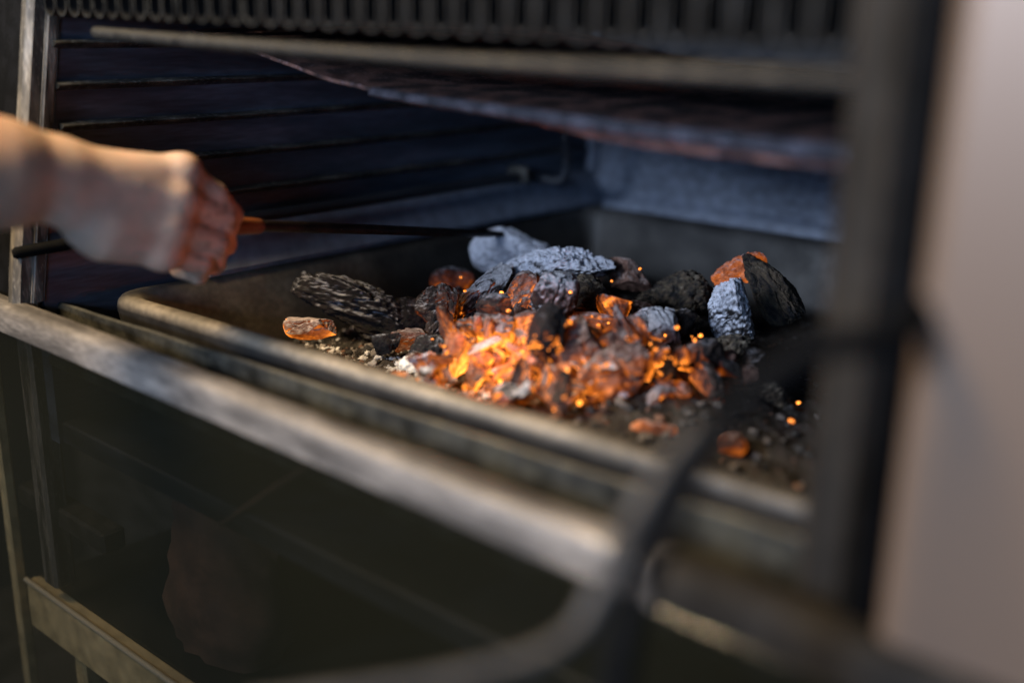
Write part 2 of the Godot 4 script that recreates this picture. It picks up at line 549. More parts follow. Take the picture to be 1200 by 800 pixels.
func build_lower_cabinet() -> void:
	var o := thing("lower_cabinet", "dark smoked glass cabinet front below the grey oven sill", "cabinet")
	part("glass_pane", Kit.new().box(Vector3(-1.10, -0.60, -0.420), Vector3(-0.16, -0.0225, -0.4145), 0.001).made(), mats.pane, o)
	part("back_panel", Kit.new().box(Vector3(-1.6, -0.62, -0.80), Vector3(-0.12, -0.15, -0.78), 0.002).made(), mats.cabinet, o)
	part("cabinet_floor", Kit.new().box(Vector3(-1.6, -0.64, -0.80), Vector3(-0.12, -0.62, -0.40), 0.002).made(), mats.cabinet, o)
	part("cabinet_post", Kit.new().box(Vector3(-1.000, -0.300, -0.463), Vector3(-0.974, -0.034, -0.440), 0.003).made(), mats.post, o)
	part("cabinet_edge", Kit.new().box(Vector3(-1.078, -0.60, -0.452), Vector3(-1.066, -0.05, -0.440), 0.002).made(), mats.reflected_shelf, o)
	var sh := part("reflected_shelf", Kit.new().box(Vector3(-1.055, -0.375, -0.462), Vector3(-0.40, -0.318, -0.445), 0.004).made(), mats.reflected_shelf, o)  # shelf parts added to stand for a pale reflection in the glass
	part("deck", Kit.new().box(Vector3(-1.055, -0.335, -0.77), Vector3(-0.40, -0.322, -0.4635), 0.002).made(), mats.cabinet, o)
	part("reflected_edge", Kit.new().tube([Vector3(-1.054, -0.3185, -0.4455), Vector3(-0.73, -0.3185, -0.4455), Vector3(-0.40, -0.3185, -0.4455)], [0.0028], 10, 2).made(60), mats.edge, sh)  # bright line of that reflection, added as a pale rod
	part("reflected_leg", Kit.new().box(Vector3(-0.985, -0.60, -0.475), Vector3(-0.965, -0.366, -0.455), 0.003).made(), mats.reflected_shelf, sh)
	part("cross_rail", Kit.new().box(Vector3(-1.06, -0.235, -0.475), Vector3(-0.89, -0.212, -0.450), 0.003).made(), mats.bar, o)
	part("reflected_brace", Kit.new().tube([Vector3(-0.70, -0.14, -0.455), Vector3(-0.64, -0.095, -0.453), Vector3(-0.575, -0.048, -0.45)], [0.0018], 8, 4).made(60), mats.reflected_brown, o)  # added rod that stands for a line reflected in the glass
	# an added brown lump that stands for a reflection in the glass
	var k := Kit.new()
	var rings := []
	for i in 15:
		var f := i / 14.0
		var y := -0.3205 + f * 0.16
		var ring := PackedVector3Array()
		var w: float = 0.085 * (1.0 - 0.35 * f) * (1.0 - smoothstep(0.85, 1.02, f) * 0.7) * (0.8 + 0.2 * smoothstep(0.0, 0.2, f))
		for j in 28:
			var a := TAU * j / 28
			var q := Vector3(cos(a), 0, sin(a) * 0.6)
			var s := w * (1.0 + 0.22 * n1_at(q * 1.6 + Vector3(0, f * 3.0, 0)))
			ring.append(Vector3(-0.80, y, -0.525) + q * s)
		rings.append(ring)
	k.loft(rings)
	var b := MeshInstance3D.new()
	b.name = "reflected_lump"
	b.mesh = k.made(60)
	b.material_override = mats.reflected_brown
	add_child(b)
	tag(b, "shapeless brown lump added behind the smoked glass in place of a reflection", "reflection")


func build_firebox_pan() -> void:
	var o := thing("firebox_pan", "ash-dusted steel pan that holds the glowing charcoal", "pan", Vector3(-0.58, -0.1, -0.88))
	var at := -o.position
	var yaw := 0.04
	# an outline (x, z) as a rounded rectangle, drawn in by d
	var around := func(d: float, y: float) -> PackedVector3Array:
		var ring := PackedVector3Array()
		var x0 := -0.945 + d
		var x1 := -0.20 - d
		var z0 := -1.262 + d
		var z1 := -0.507 - d
		var r := maxf(0.03 - d * 0.3, 0.012)
		for c in 4:
			var cx: float = [x1 - r, x0 + r, x0 + r, x1 - r][c]
			var cz: float = [z1 - r, z1 - r, z0 + r, z0 + r][c]
			var nx := 24
			for i in 7:
				var a := c * PI / 2 + PI / 2 * i / 6.0
				ring.append(Vector3(cx + cos(a) * r, y, cz + sin(a) * r))
			# points along the following side so that it can be uneven
			var c2 := (c + 1) % 4
			var ex: float = [x1 - r, x0 + r, x0 + r, x1 - r][c2]
			var ez: float = [z1 - r, z1 - r, z0 + r, z0 + r][c2]
			var e := (c + 1) * PI / 2
			var s := Vector3(cx + cos(e) * r, y, cz + sin(e) * r)
			var f := Vector3(ex + cos(e) * r, y, ez + sin(e) * r)
			for i in range(1, nx):
				ring.append(s.lerp(f, float(i) / nx))
		for i in ring.size():
			var p := ring[i]
			if p.z > -0.75:
				p.z -= yaw * (p.x + 0.945) * clampf((p.z + 0.75) / 0.22, 0, 1)
			p.y += 0.0012 * n1_at(Vector3(p.x * 12.0, 1.0, p.z * 12.0))
			ring[i] = p
		return ring
	var rings := []
	for s in [[0.002, -0.030], [-0.001, -0.022], [-0.0025, -0.010], [-0.0015, -0.004], [0.001, -0.0005], [0.005, 0.001], [0.010, 0.0008], [0.015, -0.001], [0.019, -0.005], [0.023, -0.013], [0.034, -0.045], [0.042, -0.075], [0.055, -0.084], [0.075, -0.087]]:
		rings.append(around.call(s[0], s[1]))
	rings.append(around.call(0.072, -0.092))
	rings.append(around.call(0.05, -0.089))
	rings.append(around.call(0.036, -0.078))
	rings.append(around.call(0.024, -0.046))
	rings.append(around.call(0.010, -0.012))
	rings.append(around.call(0.004, -0.006))
	rings.append(around.call(0.003, -0.020))
	var pk := Kit.new().loft(rings, false, true)
	# soot and painted shade in the middle, ash dust at the front left
	for p in pk.v:
		var soot_and_shade := smoothstep(0.40, 0.15, Vector2((p.x + 0.72) / 1.05, (p.z + 1.02) / 0.95).length() + 0.10 * n1_at(p * 14.0))
		soot_and_shade = maxf(soot_and_shade, smoothstep(-0.03, -0.075, p.y + 0.012 * n1_at(p * 22.0)) * 0.8)
		if p.z > -0.56:
			soot_and_shade *= 0.3
		# below the rolled rim the shade of the outer wall is painted black
		var outer := p.z > -0.512 - yaw * (p.x + 0.945) or p.x < -0.943
		if outer:
			soot_and_shade = maxf(soot_and_shade, smoothstep(-0.003, -0.010, p.y + 0.002 * n1_at(p * 30.0)))
		soot_and_shade = maxf(soot_and_shade, 0.85 * smoothstep(-0.42, -0.30, p.x + 0.03 * n1_at(p * 12.0)))  # right side darkened: shade put into the vertex colour
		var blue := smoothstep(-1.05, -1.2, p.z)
		pk.c.append(Color(1.0, 0.97, 0.92).lerp(Color(0.62, 0.68, 0.80), blue).lerp(Color(0.07, 0.07, 0.075), soot_and_shade))
	mats.pan.vertex_color_use_as_albedo = true
	part("pan_side", pk.made(170), mats.pan, o, at)
	part("pan_floor", Kit.new().box(Vector3(-0.89, -0.096, -1.21), Vector3(-0.25, -0.088, -0.555), 0.002).made(), mats.soot_and_shade, o, at)


func build_rack() -> void:
	var o := thing("grill_rack", "dark grill rack of U-shaped channel bars above the charcoal", "grill rack", Vector3(-0.56, 0.26, -0.75))
	var at := -o.position
	var n := 37
	# one channel: a U of sheet steel that runs into the oven, its front end open
	var rings := []
	var u_out := []
	var u_in := []
	for i in 9:
		var a := PI + PI * i / 8.0
		u_out.append(Vector2(cos(a) * 0.0085, sin(a) * 0.0085))
		u_in.append(Vector2(cos(a) * 0.0073, sin(a) * 0.0073))
	var outline := PackedVector2Array()
	outline.append(Vector2(-0.0085, 0.03))
	for p in u_out:
		outline.append(p)
	outline.append(Vector2(0.0085, 0.03))
	outline.append(Vector2(0.0073, 0.03))
	for i in range(8, -1, -1):
		outline.append(u_in[i])
	outline.append(Vector2(-0.0073, 0.03))
	for z in [0.0, -0.002, -0.10, -0.20, -0.50]:
		var ring := PackedVector3Array()
		for p in outline:
			ring.append(Vector3(p.x, p.y, z))
		rings.append(ring)
	var k := Kit.new()
	k.loft(rings, false)
	var m := outline.size()
	# the rim of each end, as a strip between the inner and the outer side
	for e in [0, rings.size() - 1]:
		for i in 10:
			var f: int = e * m
			k.quad(f + i, f + i + 1, f + m - 2 - i, f + m - 1 - i)
	var ch := k.made(35)
	var ends := []
	for e in [[0.0012, 1.0], [0.0012, 1.015], [-0.004, 1.015], [-0.004, 1.0]]:
		var ring := PackedVector3Array()
		for p in outline:
			ring.append(Vector3(p.x * e[1], p.y * e[1] if p.y < 0.02 else p.y, e[0]))
		ends.append(ring)
	var ek := Kit.new().loft(ends, false)
	for i in 10:
		ek.quad(i, i + 1, m - 2 - i, m - 1 - i)
	var end_mesh := ek.made(35, false)
	for i in n:
		var x := -0.941 + 0.0205 * i
		var b := part("channel_bar", ch, mats.channel, o, at + Vector3(x, 0.2615 - 0.006 * i / n, -0.478 + 0.002 * n1_at(Vector3(i * 3.3, 0, 0))))
		part("worn_shaded_end", end_mesh, mats.rack if i < 15 else mats.shaded_end, b)  # ends further right take a darker material that imitates shade
		b.rotation.x = 0.006 * n1_at(Vector3(i * 5.1, 2.0, 0))
	part("rack_bearer", Kit.new().box(Vector3(-0.95, 0.285, -0.62), Vector3(-0.18, 0.2925, -0.60), 0.002).made(), mats.rack, o, at)
	var fb := Kit.new().tube([Vector3(-0.876, 0.2405, -0.482), Vector3(-0.69, 0.2365, -0.486), Vector3(-0.485, 0.2335, -0.488), Vector3(-0.33, 0.2335, -0.486), Vector3(-0.215, 0.2345, -0.484)], [0.0052], 12, 8)
	for p in fb.v:
		fb.c.append(Color.WHITE.lerp(Color(0.10, 0.11, 0.12), smoothstep(-0.74, -0.50, p.x + 0.1 * n1_at(p * 20.0))))  # darker to the right: shade painted into the bar
	part("front_bar", fb.made(170), mats.bar_worn, o, at)


func build_tray() -> void:
	var o := thing("baffle_tray", "warped rusty baffle tray with a blue-grey lip hung above the coals", "tray", Vector3(-0.58, 0.19, -0.85))
	var at := -o.position
	var height := func(x: float) -> float:
		var h := 0.0
		var xs: Array = [-0.95, -0.822, -0.75, -0.686, -0.627, -0.548, -0.476, -0.415, -0.33, -0.2]
		var ys: Array = [0.240, 0.2185, 0.2055, 0.197, 0.1945, 0.1925, 0.190, 0.188, 0.187, 0.187]
		for i in xs.size() - 1:
			if x >= xs[i] - 1e-6 and x <= xs[i + 1] + 1e-6:
				var f: float = (x - xs[i]) / (xs[i + 1] - xs[i])
				h = lerpf(ys[i], ys[i + 1], f)
		return h
	# the sheet
	var rings := []
	for i in 49:
		var x := lerpf(-0.95, -0.2, i / 48.0)
		var y: float = height.call(x)
		var ring := PackedVector3Array()
		for j in 13:
			var z := lerpf(-0.622, -1.16, j / 12.0)
			ring.append(Vector3(x, y + 0.002 + 0.002 * n1_at(Vector3(x * 7.0, 5.0, z * 7.0)) + 0.012 * (j / 12.0), z))
		for j in range(12, -1, -1):
			var z := lerpf(-0.622, -1.16, j / 12.0)
			ring.append(Vector3(x, y - 0.001 + 0.002 * n1_at(Vector3(x * 7.0, 5.0, z * 7.0)) + 0.012 * (j / 12.0), z))
		rings.append(ring)
	part("tray_sheet", Kit.new().loft(rings).made(), mats.rust, o, at)
	# its front lip, a strip folded down that gets deeper to the right
	rings = []
	for i in 49:
		var f := i / 48.0
		var x := lerpf(-0.690, -0.2, f)
		var y: float = height.call(x) + 0.0008 * n1_at(Vector3(x * 40.0, 3.0, 0))
		var d: float = 0.0025 + 0.0030 * smoothstep(0.0, 0.5, f)
		rings.append(PackedVector3Array([Vector3(x, y + 0.0035, -0.6235), Vector3(x, y + 0.0042, -0.6205), Vector3(x, y + 0.0025, -0.6175), Vector3(x, y - d * 0.5, -0.6150), Vector3(x, y - d, -0.6165), Vector3(x, y - d - 0.001, -0.6195), Vector3(x, y - d, -0.6225)]))
	part("tray_lip", Kit.new().loft(rings).made(), mats.lip, o, at)
	# below the lip, a rough under-edge set further in
	rings = []
	for i in 49:
		var f := i / 48.0
		var x := lerpf(-0.60, -0.2, f)
		var y: float = height.call(x)
		var d: float = 0.004 + 0.009 * smoothstep(0.0, 0.45, f) + 0.0012 * n1_at(Vector3(x * 60.0, 8.0, 0))
		rings.append(PackedVector3Array([Vector3(x, y - 0.004, -0.6235), Vector3(x, y - d, -0.628), Vector3(x, y - d - 0.001, -0.634), Vector3(x, y - 0.004, -0.645)]))
	part("under_edge", Kit.new().loft(rings).made(), mats.rust, o, at)


# ---------------------------------------------------------------- ash and coals
func bed_height(x: float, z: float) -> float:
	var d := Vector2((x + 0.60) / 0.20, (z + 0.76) / 0.19).length()
	var y := -0.083 + 0.052 * exp(-d * d * 0.9)
	var d2 := Vector2((x + 0.43) / 0.12, (z + 0.72) / 0.16).length()
	y += 0.02 * exp(-d2 * d2)
	return y


func build_ash_bed() -> void:
	var k := Kit.new()
	var nx := 150
	var nz := 150
	for j in nz + 1:
		for i in nx + 1:
			var x := lerpf(-0.905, -0.235, float(i) / nx)
			var z := lerpf(-1.225, -0.545 - 0.04 * (x + 0.945), float(j) / nz)
			var p := Vector3(x, 0, z)
			var b := n1_at(p * 28.0)
			var f := n2.get_noise_3dv(p * 90.0)
			var y := bed_height(x, z) + 0.006 * b + 0.005 * absf(f)
			k.v.append(Vector3(x, y, z))
			var near := exp(-Vector2(x - HOT.x, z - HOT.z - 0.01).length() / 0.055)
			for o in HOT_TOO:
				near = maxf(near, o[3] * exp(-Vector2(x - o[0], z - o[2]).length() / 0.04))
			var h := clampf(near * 0.50 + 0.45 * f + 0.25 * b + 0.2 * n1_at(p * 260.0), 0.01, 0.72)
			k.u.append(Vector2(h, 0.5))
			var g := clampf(0.5 + 0.9 * f + 0.5 * b, 0, 1)
			var front := smoothstep(-0.72, -0.60, z) * smoothstep(-0.48, -0.60, x)
			var col := Color(0.020, 0.018, 0.016).lerp(Color(0.12, 0.10, 0.085), g * (0.25 + 0.75 * front))
			k.c.append(col)
	for j in nz:
		for i in nx:
			var a := j * (nx + 1) + i
			k.quad(a, a + 1, a + nx + 2, a + nx + 1)
	var o := MeshInstance3D.new()
	o.name = "ash_bed"
	o.mesh = k.made(180, false)
	o.material_override = coal_mat
	add_child(o)
	tag(o, "grey-brown ash bed under the charcoal with glowing hollows", "ash", "", "stuff")
	# loose crumbs of ash and char
	var lump := MultiMesh.new()
	lump.transform_format = MultiMesh.TRANSFORM_3D
	lump.use_colors = true
	lump.mesh = nugget(2, 3, 0.9, false)
	var rng := RandomNumberGenerator.new()
	rng.seed = 99
	var spots := []
	for i in 15000:
		var x := rng.randf_range(-0.90, -0.25)
		var z := -0.56 - 0.04 * (x + 0.945) - pow(rng.randf(), 1.5) * 0.62
		var d := Vector2((x + 0.60) / 0.24, (z + 0.70) / 0.2).length()
		if rng.randf() > exp(-d * d * 0.7) + 0.08 + 0.6 * smoothstep(-0.58, -0.64, x) * smoothstep(-0.70, -0.63, z) * smoothstep(-0.84, -0.76, x):
			continue
		var s := 0.0008 + 0.0036 * pow(rng.randf(), 3.0)
		var y := bed_height(x, z) + 0.006 * n1_at(Vector3(x, 0, z) * 28.0) + s * 0.6
		var b := Basis.from_euler(Vector3(rng.randf() * 6.0, rng.randf() * 6.0, rng.randf() * 6.0)).scaled(Vector3(s, s * rng.randf_range(0.5, 1.0), s * rng.randf_range(0.6, 1.3)))
		var g := rng.randf()
		var col := Color(0.02, 0.018, 0.016)
		var ashy := smoothstep(-0.50, -0.62, x) * smoothstep(-0.74, -0.62, z)
		if x > -0.52 and rng.randf() < 0.6:
			continue
		if g < ashy * 0.5:
			col = Color(0.30, 0.28, 0.27).lerp(Color(0.55, 0.53, 0.52), rng.randf())
		elif g > 0.55:
			col = Color(0.06, 0.05, 0.042).lerp(Color(0.26, 0.23, 0.21), pow(rng.randf(), 3.0) * (1.0 if x < -0.54 else 0.2))
		elif g > 0.4:
			col = Color(0.10, 0.05, 0.03)
		spots.append([Transform3D(b, Vector3(x, y, z)), col])
	lump.instance_count = spots.size()
	for i in spots.size():
		lump.set_instance_transform(i, spots[i][0])
		lump.set_instance_color(i, spots[i][1])
	var mm := MultiMeshInstance3D.new()
	mm.name = "ash_crumbs"
	mm.multimesh = lump
	var cm := StandardMaterial3D.new()
	cm.vertex_color_use_as_albedo = true
	cm.roughness = 0.95
	mm.material_override = cm
	add_child(mm)
	tag(mm, "loose crumbs of ash and char strewn over the ash bed", "ash crumbs", "", "stuff")


# a small rough pebble, about one unit in radius
func nugget(rows: int, rng: int, amp: float, hot: bool, heat := 0.8) -> ArrayMesh:
	var k := Kit.new()
	var n := rows * 2
	sphere_grid(k, n, func(d: Vector3) -> Vector3: return d * (1.0 + amp * n1_at(d * 1.3 + Vector3.ONE * rng * 7.0)))
	for p in k.v:
		if hot:
			k.u.append(Vector2(clampf(heat + 0.5 * n2.get_noise_3dv(p * 1.4 + Vector3.ONE * rng) + 0.3 * n1_at(p * 4.0), 0.01, 0.985), 0.5))
			k.c.append(Color(0.12, 0.06, 0.04))
		else:
			k.c.append(Color.WHITE)
	return k.made(180)


# a cube's grid blown up to a sphere; shape() moves each direction to its place
func sphere_grid(k: Kit, n: int, shape: Callable) -> void:
	var found := {}
	for face in 6:
		var ax := face / 2
		var sg := 1 if face % 2 == 0 else -1
		var ids := PackedInt32Array()
		for j in n + 1:
			for i in n + 1:
				var q := Vector3i.ZERO
				q[ax] = sg * n
				q[(ax + 1) % 3] = 2 * i - n
				q[(ax + 2) % 3] = 2 * j - n
				if found.has(q):
					ids.append(found[q])
					continue
				found[q] = k.v.size()
				ids.append(k.v.size())
				var c := Vector3(q) / n
				c = Vector3(tan(c.x * 0.7854), tan(c.y * 0.7854), tan(c.z * 0.7854))
				k.v.append(shape.call(c.normalized()))
		for j in n:
			for i in n:
				var a := j * (n + 1) + i
				if sg > 0:
					k.quad(ids[a], ids[a + 1], ids[a + n + 2], ids[a + n + 1])
				else:
					k.quad(ids[a], ids[a + n + 1], ids[a + n + 2], ids[a + 1])


var coal_count := 0
var landmarks := []     # [short name, place] of the larger pieces
var used_labels := {}

# a label that says which larger piece a small one lies next to
func beside(what: String, at: Vector3) -> String:
	var near := landmarks.duplicate()
	near.sort_custom(func(a, b): return a[1].distance_to(at) < b[1].distance_to(at))
	var said := ""
	for i in mini(6, near.size()):
		if ("%s just in front of the %s" % [what, near[i][0]]).split(" ").size() > 16:
			continue
		var d: Vector3 = at - near[i][1]
		var across := d.x * 0.755 - d.z * 0.656
		var deep := -d.x * 0.65 - d.z * 0.75
		var how := "just right of" if across > 0.0 else "just left of"
		if absf(deep) > absf(across):
			how = "just behind" if deep > 0.0 else "just in front of"
		said = "%s %s the %s" % [what, how, near[i][0]]
		if not used_labels.has(said):
			break
	used_labels[said] = true
	return said


func coal(called: String, label: String, at: Vector3, grain_dir: Vector3, size: Vector3, q: Dictionary) -> void:
	coal_count += 1
	var rng := RandomNumberGenerator.new()
	rng.seed = 1000 + coal_count * 37
	var gx := grain_dir.normalized()
	var up := Vector3.UP
	if absf(gx.y) > 0.75:
		up = Vector3(0.62, 0.0, 0.73)
	var gz := gx.cross(up).normalized()
	var gy := gz.cross(gx).normalized()
	var b := Basis(gx, gy, gz)
	var cuts := []
	var nc := rng.randi_range(8, 12)
	if q.p < 2.35:
		nc = 1
	elif q.p < 2.5:
		nc = 6
	for i in nc:
		var d := Vector3(rng.randfn() * 0.9, rng.randfn(), rng.randfn()).normalized()
		cuts.append(Plane(d, rng.randf_range(0.58, 0.90)))
	var off := Vector3.ONE * (coal_count * 3.7)
	var e: float = q.p
	var amp: float = q.amp
	var grain: float = q.grain
	var crust: float = q.get("crust", 0)
	var curl: float = q.get("curl", 0.0)
	var taper: float = q.get("taper", 0.0)
	var n := clampi(int(maxf(size.x, size.y) * 1250.0), 13, 52)
	var k := Kit.new()
	var inv := Vector3(1.0 / size.x, 1.0 / size.y, 1.0 / size.z)
	var mean := (size.x + size.y + size.z) / 3.0
	# the noise runs in metres, stretched along the grain
	var st := Vector3(lerpf(1.0, 0.28, grain), 1, 1)
	var depth := []
	var shape := func(d: Vector3) -> Vector3:
		var r := pow(pow(absf(d.x), e) + pow(absf(d.y), e) + pow(absf(d.z), e), -1.0 / e)
		var p := d * r
		for c in cuts:
			var over: float = c.distance_to(p)
			if over > 0.0:
				p -= c.normal * over * 0.97
		# taper and bend
		p.y += 0.16 * sin(p.x * 2.0 + off.x) * (1.0 if size.x > size.y * 1.4 else 0.4)
		p.z *= 1.0 + 0.18 * p.x * sin(off.x * 1.7)
		p.y *= 1.0 + 0.18 * p.x * sin(off.x * 2.3)
		p.y *= 1.0 + taper * p.x
		p.z *= 1.0 + taper * p.x
		var m := p * size
		if curl != 0.0:
			m.y += curl * (m.z * m.z / size.z + 0.6 * m.x * m.x / size.x * sin(off.x))
		var s := m * st + off
		var big := n1_at(s * 22.0)
		var ridge := 1.0 - absf(n2.get_noise_3dv(s * 75.0)) * 2.0
		var groove := smoothstep(0.10, 0.0, absf(n1_at(s * 38.0 + Vector3(4, 7, 1))))
		var h := amp * (1.5 * big + 0.6 * (ridge - 0.6)) - 0.10 * groove * (0.4 + grain) + amp * 0.35 * n1_at(m * 240.0)
		# splintered along the grain: short flat steps
		h += amp * grain * 0.9 * roundf(n1_at(s * 46.0 + Vector3(2, 8, 5)) * 5.0) / 5.0
		if crust > 0.0:
			h += amp * 0.9 * (0.5 - n3.get_noise_3dv(m * 120.0 + off)) * 0.5
		depth.append(h / amp)
		return m + d * h * mean
	sphere_grid(k, n, shape)
	var ring: float = q.get("ring", 0)
	var rim: float = q.get("rim", 0)
	var arch: float = q.get("arch", 0)
	var pits: float = q.get("pits", 0)
	var nor := k.normals()
	for vi in k.v.size():
		var p := k.v[vi]
		var w := b * p
		var d: Vector3 = b * nor[vi]
		var here := at + w
		var s := p * st + off
		var a := n2.get_noise_3dv(p * 55.0 + off)
		var f := n1_at(p * 190.0 + off)
		var streak := n1_at(s * 130.0)
		var ash: float = smoothstep(-0.30, 0.50, d.y * 0.75 + a * 0.30 + f * 0.28 + streak * 0.22 + q.ash * 1.6 - 1.0)
		var dark := Color(0.015, 0.014, 0.014)
		var mid := Color(0.026, 0.022, 0.021)
		var pale := Color(0.54, 0.55, 0.60)
		match int(q.tone):
			1:
				mid = Color(0.060, 0.040, 0.030)
				pale = Color(0.46, 0.445, 0.45)
			2:
				dark = Color(0.06, 0.03, 0.022)
				mid = Color(0.17, 0.10, 0.075)
				pale = Color(0.36, 0.29, 0.26)
			3:
				mid = Color(0.075, 0.055, 0.036)
				pale = Color(0.24, 0.20, 0.15)
			4:
				dark = Color(0.09, 0.04, 0.025)
				mid = Color(0.26, 0.13, 0.08)
			5:
				dark = Color(0.5, 0.49, 0.47)
				mid = Color(0.75, 0.73, 0.70)
				pale = Color(0.85, 0.84, 0.82)
		var col := dark.lerp(mid, clampf(0.45 + streak * 1.1 + f * 0.5, 0, 1))
		var shade := clampf(0.85 + f * 0.35 + streak * 0.22, 0.4, 1.15)
		col = col.lerp(pale * shade, ash * 0.95)
		k.c.append(col)
		# heat
		var to := HOT - here
		var near := exp(-maxf(to.length() - 0.03, 0.0) / 0.10)
		for o in HOT_TOO:
			var there: Vector3 = Vector3(o[0], o[1], o[2]) - here
			var nn: float = o[3] * exp(-maxf(there.length() - 0.02, 0.0) / 0.07)
			if nn > near:
				near = nn
				to = there
		var facing := 0.5 + 0.5 * d.dot(to.normalized())
		var crack := smoothstep(0.16, 0.0, absf(n2.get_noise_3dv(s * 48.0 + Vector3(9, 2, 4))))
		var h: float = q.heat + 0.70 * near * (0.3 + 0.7 * facing) + 0.11 * a + 0.06 * f + 0.16 * crack * near - ash * 0.27 - 0.075 * clampf(depth[vi], -2.2, 2.0) * (0.3 + near)
		if q.heat > -0.2:
			h += 0.10 * clampf(-d.y, 0, 1)
		if rim > 0.0:
			var t: float = absf(p.y / size.y)
			h += 0.30 * smoothstep(0.45, 0.9, absf(p.x / size.x)) * smoothstep(0.5, -0.2, d.y) + 0.05 * t
		if ring > 0.0:
			var rr := Vector2(p.y / size.y, p.z / size.z).length()
			if p.x > size.x * 0.4:
				h += 0.22 * smoothstep(0.55, 0.75, rr) * smoothstep(1.0, 0.85, rr) + 0.12
		if pits > 0.0:
			h += 0.85 * smoothstep(0.0, 0.3, n1_at(p * 85.0 + off)) * smoothstep(0.75, -0.2, p.x / size.x)
		if arch > 0.0:
			h += 0.22 * smoothstep(0.2, -0.6, p.y / size.y)
		k.u.append(Vector2(clampf(h, 0.01, 0.985), 0.5))
	var o := MeshInstance3D.new()
	o.name = numbered(called)
	o.mesh = k.made(180)
	o.material_override = coal_mat
	o.position = at
	o.basis = b
	add_child(o)
	if called == "charcoal_fragment":
		tag(o, beside(label, at), "charcoal", "small charcoal fragments between the larger pieces")
	elif called == "glowing_flake":
		tag(o, beside(label, at), "ember", "curled glowing flakes in the hot centre")
	else:
		tag(o, label, "charcoal", "pieces of charcoal heaped in the pan")
		var short := label
		for w in [" in ", " with ", " on ", " at ", " under ", " beside ", " showing ", " leaning ", " behind ", " near ", " left ", " lying ", " along ", " standing ", " pointing ", " between ", " below ", " of "]:
			short = short.split(w)[0]
		landmarks.append([short, at])


